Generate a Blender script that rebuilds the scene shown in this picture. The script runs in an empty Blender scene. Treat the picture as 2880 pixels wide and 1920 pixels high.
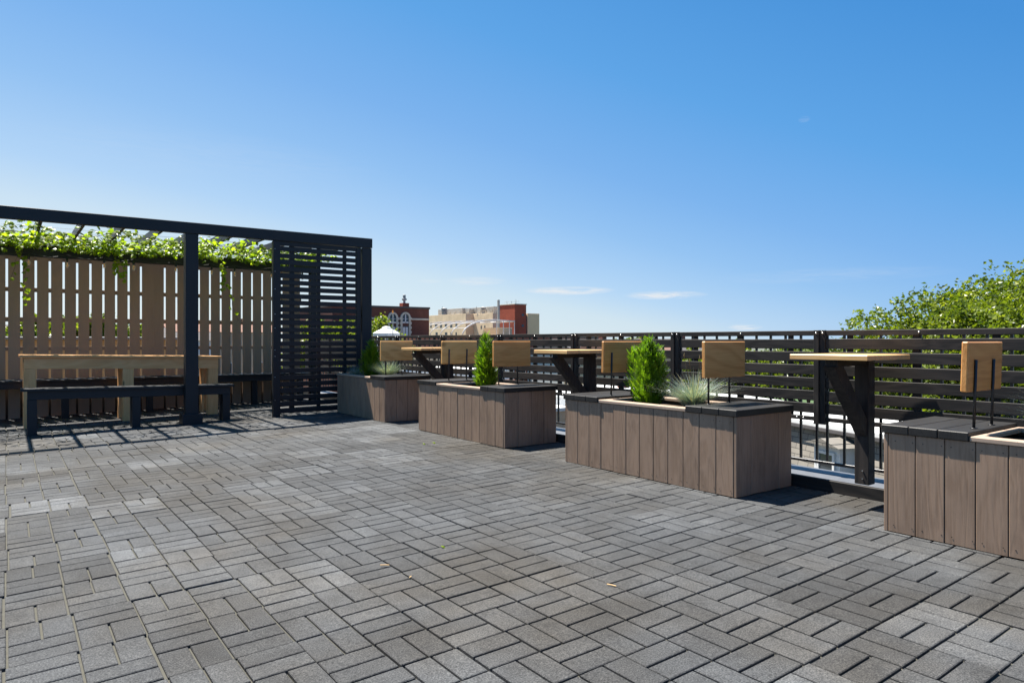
import bpy, math, random
from mathutils import Vector, Matrix, noise as mnoise
R = random.Random(11)
D = bpy.data
SC = bpy.context.scene
COL = SC.collection
PI = math.pi

# ------------------------------------------------------------------ camera model (metres; camera stands at X=0, Y=0)
F_, H_, HC, CX = 1920.0, 957.5, 1.2, 1440.0
YAW = math.atan2(1422, 1920)
sA, cA = math.sin(YAW), math.cos(YAW)
SL = 0.018                                   # the deck drains this way
def gz(X): return -SL * (4.3 - X) if X < 4.3 else 0.0
def at(px, Z):                               # ground point along a bearing at a distance
    r = (px - CX) * Z / F_
    return sA * Z + cA * r, cA * Z - sA * r
def zz(py, Z): return HC + (H_ - py) * Z / F_
def on_y(px, Y):
    k = (px - CX) / F_; Z = Y / (cA - sA * k)
    return Z * (sA + cA * k), Z
def on_x(px, X):
    k = (px - CX) / F_; Z = X / (sA + cA * k)
    return Z * (cA - sA * k), Z

# ------------------------------------------------------------------ mesh builder
class MB:
    def __init__(s): s.v = []; s.f = []; s.g = []; s.r = []; s.sm = False
    def add(s, vs, fs, gs=None, rnd=None):
        b = len(s.v); rnd = R.random() if rnd is None else rnd
        s.v += [tuple(p) for p in vs]; s.f += [tuple(b + i for i in f) for f in fs]
        s.g += [tuple(p) for p in (gs if gs else vs)]; s.r += [rnd] * len(vs)
    def box(s, lo, hi, grain='x', bev=.002, rot=None, raw=False, rnd=None, warp=None):
        lo = Vector(lo); hi = Vector(hi); c = (lo + hi) / 2; h = (hi - lo) / 2
        h = Vector((abs(h.x), abs(h.y), abs(h.z))); b = min(bev, min(h) * .45)
        vs = []; idx = {}
        for sx in (-1, 1):
            for sy in (-1, 1):
                for sz in (-1, 1):
                    for k in range(3):
                        p = Vector((sx * h.x, sy * h.y, sz * h.z))
                        for j in range(3):
                            if j != k: p[j] -= (sx, sy, sz)[j] * b
                        idx[(sx, sy, sz, k)] = len(vs); vs.append(p)
        fs = []
        def I(t, k): return idx[(t[0], t[1], t[2], k)]
        for k in range(3):
            a1, a2 = [(1, 2), (2, 0), (0, 1)][k]
            for sg in (-1, 1):
                q = []
                for (u, w) in ((-1, -1), (1, -1), (1, 1), (-1, 1)):
                    t = [0, 0, 0]; t[k] = sg; t[a1] = u; t[a2] = w; q.append(I(t, k))
                fs.append(q if sg > 0 else q[::-1])
        for k in range(3):
            a1, a2 = [(1, 2), (2, 0), (0, 1)][k]
            for u in (-1, 1):
                for w in (-1, 1):
                    t0 = [0, 0, 0]; t1 = [0, 0, 0]
                    t0[k] = -1; t1[k] = 1
                    for t in (t0, t1): t[a1] = u; t[a2] = w
                    q = [I(t0, a1), I(t1, a1), I(t1, a2), I(t0, a2)]
                    fs.append(q if u * w < 0 else q[::-1])
        for sx in (-1, 1):
            for sy in (-1, 1):
                for sz in (-1, 1):
                    t = (sx, sy, sz); q = [I(t, 0), I(t, 1), I(t, 2)]
                    fs.append(q if sx * sy * sz > 0 else q[::-1])
        if raw: gs = [p + c for p in vs]
        else:
            o = Vector((R.uniform(0, 40), R.uniform(-.06, .06), R.uniform(0, 40)))
            perm = {'x': (0, 1, 2), 'y': (1, 0, 2), 'z': (2, 0, 1)}[grain]
            gs = [Vector((p[perm[0]], p[perm[1]], p[perm[2]])) + o for p in vs]
        out = []
        for p in vs:
            q = (rot @ p if rot else p) + c
            out.append(warp(q) if warp else q)
        s.add(out, fs, gs, rnd)
    def bar(s, a, b, w, t, grain='x', bev=.002, up=(0, 0, 1), rnd=None):  # a beam of w (sideways) x t (along up) from a to b
        a = Vector(a); b = Vector(b); d = b - a; L = d.length; x = d.normalized()
        y = Vector(up).cross(x).normalized(); z = x.cross(y)
        m = Matrix((x, y, z)).transposed(); c = (a + b) / 2
        n0 = len(s.v)
        s.box((-L/2, -w/2, -t/2), (L/2, w/2, t/2), 'x', bev, None, False, rnd)
        for i in range(n0, len(s.v)): s.v[i] = tuple(m @ Vector(s.v[i]) + c)
    def tube(s, pts, rad, n=8, cap=True, rnd=None):
        pts = [Vector(p) for p in pts]; rs = rad if isinstance(rad, (list, tuple)) else [rad] * len(pts)
        vs = []; fs = []; ref = Vector((.3, .2, 1)).normalized()
        for i, p in enumerate(pts):
            d = (pts[min(i + 1, len(pts) - 1)] - pts[max(i - 1, 0)]).normalized()
            u = d.cross(ref)
            if u.length < .05: u = d.cross(Vector((1, 0, 0)))
            u.normalize(); w = d.cross(u)
            for k in range(n):
                a = 2 * PI * k / n; vs.append(p + (u * math.cos(a) + w * math.sin(a)) * rs[i])
        for i in range(len(pts) - 1):
            for k in range(n):
                fs.append((i*n+k, (i+1)*n+k, (i+1)*n+(k+1) % n, i*n+(k+1) % n))
        if cap: fs.append(tuple(range(n))); fs.append(tuple(range((len(pts)-1)*n+n-1, (len(pts)-1)*n-1, -1)))
        s.add(vs, fs, None, rnd)
    def lathe(s, prof, c=(0, 0, 0), n=12, rnd=None):
        vs = []; fs = []
        for (r, z) in prof:
            for k in range(n):
                a = 2 * PI * k / n; vs.append((c[0] + r * math.cos(a), c[1] + r * math.sin(a), c[2] + z))
        for i in range(len(prof) - 1):
            for k in range(n): fs.append((i*n+k, i*n+(k+1) % n, (i+1)*n+(k+1) % n, (i+1)*n+k))
        s.add(vs, fs, None, rnd)
    def build(s, name, mat, parent=None, smooth=False, loc=(0, 0, 0)):
        me = D.meshes.new(name)
        p = Vector(loc)
        me.from_pydata([tuple(Vector(q) - p) for q in s.v] if loc != (0, 0, 0) else s.v, [], s.f)
        me.materials.append(mat)
        a = me.attributes.new('gco', 'FLOAT_VECTOR', 'POINT'); a.data.foreach_set('vector', [c for q in s.g for c in q])
        a = me.attributes.new('rnd', 'FLOAT', 'POINT'); a.data.foreach_set('value', s.r)
        if smooth: me.polygons.foreach_set('use_smooth', [True] * len(me.polygons))
        me.update()
        o = D.objects.new(name, me); COL.objects.link(o); o.location = loc
        if parent:
            o.parent = parent
            if loc == (0, 0, 0): o.location = -world_of(parent)
            else: o.location = p - world_of(parent)
        return o
def world_of(o):
    v = Vector(o.location)
    while o.parent: o = o.parent; v = v + Vector(o.location)
    return v
def tag(o, label=None, cat=None, group=None, kind=None):
    if label: o['label'] = label
    if cat: o['category'] = cat
    if group: o['group'] = group
    if kind: o['kind'] = kind
    return o
def thing(name, loc, label, cat, group=None):
    o = D.objects.new(name, None); COL.objects.link(o); o.location = loc; o.empty_display_size = .1
    return tag(o, label, cat, group)
def copy_tree(o, parent=None):
    c = o.copy(); COL.objects.link(c)
    if parent: c.parent = parent
    for ch in list(o.children): copy_tree(ch, c)
    return c

# ------------------------------------------------------------------ materials
def newmat(name):
    m = D.materials.new(name); m.use_nodes = True; nt = m.node_tree
    for n in list(nt.nodes):
        if n.type not in ('OUTPUT_MATERIAL', 'BSDF_PRINCIPLED'): nt.nodes.remove(n)
    return m, nt, nt.nodes['Principled BSDF']
def nd(nt, t, **kw):
    n = nt.nodes.new(t)
    for k, v in kw.items():
        if k in n.inputs: n.inputs[k].default_value = v
        else: setattr(n, k, v)
    return n
def lk(nt, a, b): nt.links.new(a, b)
def ramp(nt, fac, stops):
    n = nt.nodes.new('ShaderNodeValToRGB'); e = n.color_ramp.elements
    while len(e) < len(stops): e.new(.5)
    for i, (p, c) in enumerate(stops):
        e[i].position = p; e[i].color = (*c, 1) if len(c) == 3 else c
    lk(nt, fac, n.inputs[0]); return n.outputs[0]
def mathn(nt, op, a, b=None, clamp=False):
    n = nt.nodes.new('ShaderNodeMath'); n.operation = op; n.use_clamp = clamp
    for i, x in enumerate((a, b)):
        if x is None: continue
        if isinstance(x, (int, float)): n.inputs[i].default_value = x
        else: lk(nt, x, n.inputs[i])
    return n.outputs[0]
def mixc(nt, fac, a, b, mode='MIX'):
    n = nt.nodes.new('ShaderNodeMix'); n.data_type = 'RGBA'; n.blend_type = mode
    for i, x in ((0, fac), (6, a), (7, b)):
        if isinstance(x, (int, float)): n.inputs[i].default_value = x
        elif isinstance(x, (tuple, list)): n.inputs[i].default_value = (*x, 1)
        else: lk(nt, x, n.inputs[i])
    return n.outputs[2]
def attr(nt, name, vec=False):
    n = nt.nodes.new('ShaderNodeAttribute'); n.attribute_name = name
    return n.outputs['Vector'] if vec else n.outputs['Fac']
def mapping(nt, vec, sc):
    n = nt.nodes.new('ShaderNodeMapping'); n.inputs['Scale'].default_value = sc; lk(nt, vec, n.inputs[0]); return n.outputs[0]
def noise(nt, vec, scale, detail=4, rough=.55, dist=0):
    n = nd(nt, 'ShaderNodeTexNoise', Scale=scale, Detail=detail, Roughness=rough, Distortion=dist)
    if vec is not None: lk(nt, vec, n.inputs['Vector'])
    return n.outputs['Fac']
def bump(nt, bs, h, strength, dist=.002):
    n = nd(nt, 'ShaderNodeBump', Strength=strength, Distance=dist); lk(nt, h, n.inputs['Height']); lk(nt, n.outputs[0], bs.inputs['Normal'])
def objco(nt): return nt.nodes.new('ShaderNodeTexCoord').outputs['Object']

def mat_wood(name, dark, mid, light, rough=.55, along=.9, cross=9., bumps=.25, tint=.18, knots=False, fine=.35, spec=.35, ring=.32, wear=False):
    m, nt, bs = newmat(name)
    g = attr(nt, 'gco', True)
    v1 = mapping(nt, g, (along, cross, cross * .35))
    n1 = noise(nt, v1, 1.6, 3, .5, .8)
    w = nt.nodes.new('ShaderNodeMath'); w.operation = 'SINE'
    lk(nt, mathn(nt, 'MULTIPLY', n1, 46.), w.inputs[0])
    rings = mathn(nt, 'MULTIPLY_ADD', w.outputs[0], .5); rings.node.inputs[2].default_value = .5
    v2 = mapping(nt, g, (3., 130., 60.)); n2 = noise(nt, v2, 1.5, 3, .6)
    v3 = mapping(nt, g, (.7, 3., 3.)); n3 = noise(nt, v3, 2.2, 3, .5)
    fac = mathn(nt, 'ADD', mathn(nt, 'MULTIPLY', rings, ring), mathn(nt, 'ADD', mathn(nt, 'MULTIPLY', n2, fine), mathn(nt, 'MULTIPLY', n3, .45)))
    c = ramp(nt, fac, [(.12 + ring * .4, dark), (.36 + ring * .5, mid), (.6 + ring * .6, light)])
    r = attr(nt, 'rnd')
    c = mixc(nt, 1.0, c, ramp(nt, r, [(0, (1 - tint,) * 3), (1, (1 + tint * .6, 1 + tint * .5, 1 + tint * .4))]), 'MULTIPLY')
    if wear:
        o_ = objco(nt); wn = noise(nt, mapping(nt, o_, (3., 3., 1.1)), 1.7, 6, .65, .6)
        c = mixc(nt, 1., c, ramp(nt, wn, [(.30, (.80, .80, .81)), (.5, (1., 1., 1.)), (.72, (1.10, 1.09, 1.08))]), 'MULTIPLY')
    if knots:
        vv = mapping(nt, g, (1.7, 5., 2.)); vo = nd(nt, 'ShaderNodeTexVoronoi', Scale=1.3); lk(nt, vv, vo.inputs['Vector'])
        k = ramp(nt, vo.outputs['Distance'], [(0.03, (1, 1, 1)), (.13, (0, 0, 0))])
        c = mixc(nt, k, c, tuple(x * .35 for x in dark))
    lk(nt, c, bs.inputs['Base Color']); bs.inputs['Roughness'].default_value = rough
    bs.inputs['Specular IOR Level'].default_value = spec
    bump(nt, bs, mathn(nt, 'ADD', n2, mathn(nt, 'MULTIPLY', rings, .6)), bumps, .0015)
    return m
def mat_plain(name, col, rough=.6, metal=0, var=.15, scale=6., bmp=.1, spec=.4):
    m, nt, bs = newmat(name)
    o = objco(nt); n1 = noise(nt, o, scale, 6, .6); n2 = noise(nt, o, scale * 9, 3, .6)
    f = mathn(nt, 'ADD', mathn(nt, 'MULTIPLY', n1, .7), mathn(nt, 'MULTIPLY', n2, .3))
    c = ramp(nt, f, [(.3, tuple(x * (1 - var) for x in col)), (.7, tuple(min(1, x * (1 + var)) for x in col))])
    lk(nt, c, bs.inputs['Base Color']); bs.inputs['Roughness'].default_value = rough; bs.inputs['Metallic'].default_value = metal
    bs.inputs['Specular IOR Level'].default_value = spec
    if bmp: bump(nt, bs, n2, bmp, .003)
    return m
def mat_leaf(name, dark, light, trans=.45, rough=.45, tip=None):
    m, nt, bs = newmat(name)
    r = attr(nt, 'rnd'); stops = [(0, dark), (.75, light)]
    if tip: stops.append((1, tip))
    c = ramp(nt, r, stops)
    lk(nt, c, bs.inputs['Base Color']); bs.inputs['Roughness'].default_value = rough; bs.inputs['Specular IOR Level'].default_value = .35
    tr = nt.nodes.new('ShaderNodeBsdfTranslucent'); lk(nt, mixc(nt, 1., c, (1.45, 1.5, .7), 'MULTIPLY'), tr.inputs[0])
    mx = nt.nodes.new('ShaderNodeMixShader'); mx.inputs[0].default_value = trans
    lk(nt, bs.outputs[0], mx.inputs[1]); lk(nt, tr.outputs[0], mx.inputs[2])
    lk(nt, mx.outputs[0], nt.nodes['Material Output'].inputs[0])
    return m
def mat_brick(name, c1, c2, mortar, sc=1., bw=.22, bh=.075, mort=.012, off=.5, bias=0., rough=.85):
    m, nt, bs = newmat(name)
    g = attr(nt, 'gco', True)
    sx = nt.nodes.new('ShaderNodeSeparateXYZ'); lk(nt, g, sx.inputs[0])
    cb = nt.nodes.new('ShaderNodeCombineXYZ'); lk(nt, mathn(nt, 'ADD', sx.outputs[0], sx.outputs[1]), cb.inputs[0]); lk(nt, sx.outputs[2], cb.inputs[1])
    b = nd(nt, 'ShaderNodeTexBrick', Scale=1.0); b.offset = off
    b.inputs['Brick Width'].default_value = bw * sc; b.inputs['Row Height'].default_value = bh * sc; b.inputs['Mortar Size'].default_value = mort * sc
    b.inputs['Color1'].default_value = (*c1, 1); b.inputs['Color2'].default_value = (*c2, 1); b.inputs['Mortar'].default_value = (*mortar, 1); b.inputs['Bias'].default_value = bias
    lk(nt, cb.outputs[0], b.inputs['Vector'])
    n = noise(nt, g, .5, 6, .65)
    c = mixc(nt, 1., b.outputs['Color'], ramp(nt, n, [(.3, (.8,) * 3), (.7, (1.15,) * 3)]), 'MULTIPLY')
    lk(nt, c, bs.inputs['Base Color']); bs.inputs['Roughness'].default_value = rough; bs.inputs['Specular IOR Level'].default_value = .2
    return m

def mat_paver():
    m, nt, bs = newmat('paver_rubber')
    o = objco(nt); r = attr(nt, 'rnd')
    sp = noise(nt, o, 150, 3, .75); md = noise(nt, o, 2.1, 5, .6); st = noise(nt, o, .55, 4, .6); fl = noise(nt, o, 420, 1, .5)
    c = ramp(nt, r, [(0, (.0305, .0312, .0322)), (.5, (.0475, .0497, .0525)), (1, (.086, .0905, .096))])
    c = mixc(nt, 1., c, ramp(nt, sp, [(.32, (.38,) * 3), (.5, (.98, .98, .98)), (.68, (1.95, 1.92, 1.86))]), 'MULTIPLY')
    c = mixc(nt, 1., c, ramp(nt, md, [(.3, (.82, .81, .80)), (.7, (1.16, 1.16, 1.16))]), 'MULTIPLY')
    c = mixc(nt, 1., c, ramp(nt, st, [(.33, (.86, .76, .64)), (.52, (1.0, .99, .98)), (.68, (1.05, 1.07, 1.10))]), 'MULTIPLY')
    bl = noise(nt, o, 6.5, 5, .7); c = mixc(nt, 1., c, ramp(nt, bl, [(.3, (.78, .775, .77)), (.5, (1., 1., 1.)), (.72, (1.18, 1.17, 1.15))]), 'MULTIPLY')
    c = mixc(nt, ramp(nt, fl, [(.72, (0, 0, 0)), (.78, (1, 1, 1))]), c, (.26, .245, .22))
    lk(nt, c, bs.inputs['Base Color']); bs.inputs['Roughness'].default_value = .85; bs.inputs['Specular IOR Level'].default_value = .2
    bump(nt, bs, sp, .55, .004)
    return m
def mat_ground():
    m, nt, bs = newmat('town_ground')
    o = objco(nt); n = noise(nt, o, .035, 6, .6); n2 = noise(nt, o, .6, 5, .6)
    c = ramp(nt, n, [(.42, (.05, .05, .05)), (.5, (.14, .135, .12)), (.56, (.045, .085, .02))])
    c = mixc(nt, 1., c, ramp(nt, n2, [(.3, (.75,) * 3), (.7, (1.2,) * 3)]), 'MULTIPLY')
    lk(nt, c, bs.inputs['Base Color']); bs.inputs['Roughness'].default_value = .9
    return m

M = dict(
    paver=mat_paver(), sand=mat_plain('joint_sand', (.06, .058, .047), .95, scale=30),
    comp=mat_wood('composite_board', (.158, .100, .066), (.224, .147, .098), (.277, .188, .130), .65, .6, 10., .3, .08, fine=.66, spec=.25, ring=.17, wear=True),
    rim=mat_wood('sunlit_composite', (.27, .195, .14), (.32, .235, .175), (.37, .28, .215), .65, .6, 9., .2, .06, fine=.5, spec=.2, ring=.12),  # same composite as the walls; its sunlit pallor is put into the colour
    tan=mat_wood('tan_fence_board', (.275, .185, .120), (.305, .208, .138), (.335, .232, .158), .65, .5, 6., .15, .10, fine=.4, spec=.3, ring=.1),
    black=mat_wood('black_stained_wood', (.0155, .0148, .0148), (.0245, .0230, .0223), (.045, .0395, .036), .6, .5, 9., .2, .2, fine=.45, spec=.15, ring=.2),
    blue_black=mat_wood('black_painted_wood', (.009, .0108, .0135), (.0118, .0138, .0168), (.0155, .0178, .0212), .45, .5, 7., .15, .1, fine=.3, spec=.32, ring=.1),
    cap=mat_wood('black_seat_board', (.015, .0145, .014), (.022, .021, .0205), (.034, .032, .030), .5, .6, 8., .2, .1, spec=.2, ring=.1),
    metal=mat_plain('black_metal', (.012, .012, .014), .4, 0, .2, 20, .05, .5),
    cedar=mat_wood('cedar_slab', (.38, .15, .038), (.56, .255, .075), (.68, .35, .12), .42, .45, 9., .15, .14, fine=.3, spec=.35, ring=.16),
    pale_cedar=mat_wood('pale_cedar_slab', (.50, .235, .07), (.72, .385, .125), (.82, .48, .18), .42, .45, 7., .15, .14, knots=True, fine=.3, spec=.35, ring=.2),
    maple=mat_wood('pale_table_slab', (.52, .29, .11), (.64, .38, .155), (.72, .46, .21), .4, .5, 8., .15, .08, spec=.35, ring=.15),
    pine=mat_wood('pine_lumber', (.62, .285, .105), (.77, .39, .155), (.84, .47, .21), .6, .5, 7., .15, .08, knots=True, spec=.25, ring=.16),
    bolt=mat_plain('galvanised_bolt', (.62, .62, .60), .3, 1, .1, 30, 0),
    flash=mat_plain('grey_flashing', (.10, .107, .12), .5, .15, .15, 8, .05),
    soil=mat_plain('planter_soil', (.045, .03, .018), .95, scale=25, var=.5, bmp=.8),
    vine=mat_leaf('vine_leaf', (.095, .160, .008), (.24, .335, .016), .58, .35, (.38, .45, .04)),
    stem=mat_plain('vine_stem', (.10, .075, .03), .8),
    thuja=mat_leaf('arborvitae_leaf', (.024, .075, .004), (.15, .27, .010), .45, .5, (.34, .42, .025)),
    fesc=mat_leaf('fescue_blade', (.13, .19, .185), (.27, .335, .32), .25, .5, (.42, .34, .17)),
    tree=mat_leaf('tree_leaf', (.038, .070, .006), (.135, .175, .012), .45, .38, (.25, .28, .028)),
    bark=mat_plain('bark', (.085, .068, .05), .9, var=.35, scale=5, bmp=.6),
    red=mat_brick('red_brown_brick', (.13, .045, .034), (.10, .036, .028), (.12, .065, .05), 1.),
    redt=mat_brick('tower_red_brick', (.34, .070, .038), (.29, .060, .033), (.26, .08, .05), 1.),
    redl=mat_brick('faded_red_brick', (.22, .082, .055), (.17, .062, .044), (.18, .105, .08), 1.),
    tanw=mat_brick('tan_brick', (.76, .58, .38), (.72, .55, .355), (.70, .54, .36), 1.),
    stone=mat_plain('pale_stone', (.46, .43, .36), .8, var=.15, scale=2),
    steel=mat_plain('pale_grey_paint', (.40, .405, .42), .5, var=.06, scale=2),
    grey=mat_plain('grey_sheet_metal', (.28, .28, .27), .5, .2, .2, 1.5),
    white=mat_plain('white_paint', (.58, .58, .57), .5, var=.06, scale=2),
    wroof=mat_plain('white_roof_membrane', (.60, .60, .585), .6, var=.06, scale=1),
    glass=mat_plain('window_glass', (.03, .04, .05), .08, 0, .2, 1, 0, .6),
    slate=mat_brick('grey_shingle', (.22, .20, .17), (.17, .155, .135), (.04, .04, .038), 1., .40, .145, .008),
    roofd=mat_plain('dark_roof', (.07, .065, .065), .9, var=.25, scale=2),
    roofr=mat_plain('brown_roof', (.17, .09, .065), .9, var=.25, scale=2),
    beige=mat_plain('beige_stucco', (.46, .36, .25), .85, var=.1, scale=1.5),
    lit_tan=mat_plain('lit_tan_wall', (.86, .58, .33), .85, var=.05, scale=1.5),  # tan of the end block, brightened to put a lit face into the colour
    sunwood=mat_plain('sunlit_tan', (.56, .36, .17), .85, var=.1, scale=2),  # tan wall colour with the sunlight put in; also used for yellow twigs
    ground=mat_ground(), lawn=mat_plain('lawn', (.045, .085, .014), .9, var=.3, scale=.8, bmp=.5),
)
def mat_bulb():
    m, nt, bs = newmat('bulb_glass'); bs.inputs['Base Color'].default_value = (1, .93, .85, 1)
    bs.inputs['Alpha'].default_value = .22; bs.inputs['Roughness'].default_value = .04
    return m
M['bulb'] = mat_bulb()
M['amber'] = mat_plain('bulb_core', (.85, .30, .03), .4, 0, .1, 10, 0)

# ------------------------------------------------------------------ the paved deck
UX, UY, PH = .2455, .2357, .605
_rr = random.Random(5); ROW = {t: _rr.gauss(0, .010) for t in range(-6, 40)}
def pave():
    mb = MB(); h = .026; gx = .0052; gy = .0056; b = .0035
    for i in range(-22, 22):
        for j in range(-8, 60):
            x0 = i * UX; y0 = (j + PH) * UY - .13
            x1 = x0 + UX; y1 = y0 + UY
            if x0 > 5.24 or y0 > 14.2 or y1 < -1.2 or x1 < -5: continue
            x1 = min(x1, 5.235)
            if x1 - x0 < .03: continue
            Zd = sA * x0 + cA * y0; rr = cA * x0 - sA * y0
            if Zd < 0.6 or abs(rr) > .86 * Zd + 1.3: continue
            tj = j // 2; flip = tj if j >= 8 else 0
            ti = i // 2
            rt = random.Random((ti * 7919 + tj * 104729) & 0xffffff)
            tone = rt.gauss(.47, .15); tx = rt.gauss(0, .0045); ty = rt.gauss(0, .0045); tz = abs(rt.gauss(0, .0016)); dx = rt.gauss(0, .0022) + ROW[tj]; dy = rt.gauss(0, .0011)
            if (i + j + flip) % 2 == 0: cells = [(x0, (x0 + x1) / 2, y0, y1), ((x0 + x1) / 2, x1, y0, y1)]
            else: cells = [(x0, x1, y0, (y0 + y1) / 2), (x0, x1, (y0 + y1) / 2, y1)]
            cxm = (ti * 2 + 1) * UX; cym = (tj * 2 + 1 + PH) * UY - .13
            for (a0, a1, c0, c1) in cells:
                bt = R.gauss(0, .0006)
                def zt(x, y): return gz(x) + tz + bt + tx * (x - cxm) + ty * (y - cym)
                vs = []
                q = [(a0 + gx, c0 + gy), (a1 - gx, c0 + gy), (a1 - gx, c1 - gy), (a0 + gx, c1 - gy)]
                q2 = [(a0 + gx + b, c0 + gy + b), (a1 - gx - b, c0 + gy + b), (a1 - gx - b, c1 - gy - b), (a0 + gx + b, c1 - gy - b)]
                for (x, y) in q: vs.append((x + dx, y + dy, zt(x, y) - h))
                for (x, y) in q: vs.append((x + dx, y + dy, zt(x, y) - b * .8))
                for (x, y) in q2: vs.append((x + dx, y + dy, zt(x, y)))
                fs = [(8, 9, 10, 11)]
                for k in range(4):
                    n = (k + 1) % 4
                    fs.append((k, n, 4 + n, 4 + k)); fs.append((4 + k, 4 + n, 8 + n, 8 + k))
                mb.add(vs, fs, None, min(1, max(0, tone + R.gauss(0, .055))))
    o = mb.build('pavement', M['paver']); tag(o, 'grey basketweave paver deck across the whole roof terrace', None, None, 'structure')
    mb = MB()
    xs = [-14, 4.3, 5.3]
    vs = []; fs = []
    for x in xs: vs += [(x, -6, gz(x) - .0120), (x, 15.2, gz(x) - .0120)]
    for k in range(2): fs.append((2*k, 2*k+2, 2*k+3, 2*k+1))
    mb.add(vs, fs)
    o = mb.build('paving_bed', M['sand']); tag(o, 'sandy bed showing in the joints between the grey pavers', None, None, 'structure')
pave()

# ------------------------------------------------------------------ planter benches
PX0, PX1, PLEN = 4.45, 5.20, 1.975
WT = .62
def make_planter(y0, length, label, near_seat=True, far_seat=True, screws=False):
    y1 = y0 + length
    root = thing('planter_bench', (PX0, y0, 0), label, 'planter', 'wood clad planter benches along the railing')
    t = .024
    def wall(lo, hi, n0, along, face):
        mb = MB(); L = hi - lo; nbd = 12 if along == 'y' else 4; bw = L / nbd if along == 'x' or L > 1.8 else .1602; p = lo
        while p < hi - .01:
            q = min(p + bw, hi); j = R.gauss(0, .0009)
            if hi - q < .05: q = hi
            g = .0022
            z0 = .004 + abs(R.gauss(0, .002))
            if along == 'y': mb.box((face + j, p + g, z0), (face + t + j, q - g, WT), 'z', .003)
            else: mb.box((p + g, face + j, z0), (q - g, face + t + j, WT), 'z', .003)
            # screw heads
            p = q
        return mb
    wall(y0 + t + .001, y1 - t - .001, 0, 'y', PX0).build('front_panel', M['comp'], root)
    wall(PX0, PX1, 0, 'x', y0).build('end_panel', M['comp'], root)
    wall(PX0, PX1, 0, 'x', y1 - t).build('end_panel', M['comp'], root)
    wall(y0 + t + .001, y1 - t - .001, 0, 'y', PX1 - t).build('back_panel', M['comp'], root)
    mb = MB()
    mb.box((PX0 + t + .003, y0 + t + .003, .0), (PX0 + t + .02, y1 - t - .003, WT - .02), 'y', .001)
    mb.box((PX1 - t - .02, y0 + t + .003, .0), (PX1 - t - .003, y1 - t - .003, WT - .02), 'y', .001)
    mb.box((PX0 + t + .021, y0 + t + .003, .0), (PX1 - t - .021, y0 + t + .02, WT - .02), 'y', .001)
    mb.box((PX0 + t + .021, y1 - t - .02, .0), (PX1 - t - .021, y1 - t - .003, WT - .02), 'y', .001)
    mb.build('inner_lining', M['metal'], root)
    if screws:
        sm = None
        for k in range(13):
            for z in (.05, .575):
                for dy in (.0, .105):
                    y = y0 + .045 + k * .1602 + dy + R.uniform(-.008, .008)
                    if y > y1 - .04: continue
                    if sm is None:
                        mb = MB(); mb.lathe([(0, .0012), (.0032, .001), (.0034, 0)], (0, 0, 0), 6); mb.v = [(-v[2], v[0], v[1]) for v in mb.v]; so_ = mb.build('screw', M['metal'], root); sm = so_
                    else: so_ = sm.copy(); COL.objects.link(so_)
                    so_.location = (-.0008, y - y0, z)
    o = .014
    CT0, CT1, CL = WT + .001, WT + .052, .49
    def cap(a, b):
        mb = MB(); w = (PX1 - PX0 + 2 * o)
        n = 3; bw = (b - a) / n
        for k in range(n):
            mb.box((PX0 - o + R.gauss(0, .001), a + k * bw + .0012, CT0), (PX1 + o, a + (k + 1) * bw - .0012, CT1 + R.gauss(0, .0006)), 'x', .004)
        return mb.build('seat', M['cap'], root)
    fa = y1 + o - CL if far_seat else y1 + o
    na = y0 - o + CL if near_seat else y0 - o
    if near_seat: cap(y0 - o, na)
    if far_seat: cap(fa, y1 + o)
    # rim of the planting trough
    mb = MB(); rw = .085; z0, z1 = WT + .0012, WT + .029
    mb.box((PX0 - .008, na + .002, z0), (PX0 + rw, fa - .002, z1), 'y', .004)
    mb.box((PX1 - rw, na + .002, z0), (PX1 + .008, fa - .002, z1), 'y', .004)
    mb.box((PX0 + rw + .002, na + .002, z0), (PX1 - rw - .002, na + .05, z1), 'x', .004)
    mb.box((PX0 + rw + .002, fa - .05, z0), (PX1 - rw - .002, fa - .002, z1), 'x', .004)
    mb.build('rim', M['rim'], root)
    mb = MB()
    n = 14; vs = []; fs = []
    for i in range(n + 1):
        for j in range(n + 1):
            x = PX0 + .04 + (PX1 - PX0 - .08) * i / n; y = y0 + .04 + (y1 - y0 - .08) * j / n
            vs.append((x, y, .585 + .02 * mnoise.noise(Vector((x * 9, y * 9, 3.)))))
    for i in range(n):
        for j in range(n): a = i * (n + 1) + j; fs.append((a, a + n + 1, a + n + 2, a + 1))
    mb.add(vs, fs); mb.build('soil', M['soil'], root)
    def back(yr, side, lean):
        # rods stand at the inner edge of the seat, the slab is bolted to their seat side
        xs = (4.668, 4.945); zb0, zb1 = .893, 1.193; th = .036
        top = 1.085
        xc = 4.84; hw = .272
        def ly(z): return yr + lean * (z - CT1)
        mb = MB()
        rot = Matrix.Rotation(-math.atan(lean), 3, 'X')
        yc = ly((zb0 + zb1) / 2) + side * (th / 2 + .008)
        mb.box((xc - hw, yc - th / 2, zb0), (xc + hw, yc + th / 2, zb1), 'x', .006, rot)
        bk = mb.build('backrest', M['cedar'] if side > 0 and y0 < 5 or y0 < 7 and side < 0 else M['pale_cedar'], root)
        for x in xs:
            mb = MB(); mb.tube([(x, ly(CT1 - .01), CT1 - .01), (x, ly(CT1 + .2), CT1 + .2), (x, ly(top), top)], .0085, 8)
            mb.lathe([(.0, 0), (.02, 0), (.02, .004), (.0, .0045)], (x, yr, CT1 + .0005), 10)
            mb.build('rod', M['metal'], bk, True)
    if near_seat: back(na - .055, -1, .0)
    if far_seat: back(fa + .055, 1, -.03)
    return root
make_planter(9.135, 1.79, 'farthest wood planter bench beside the black slatted screen, half in its shadow', True, False)
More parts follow.
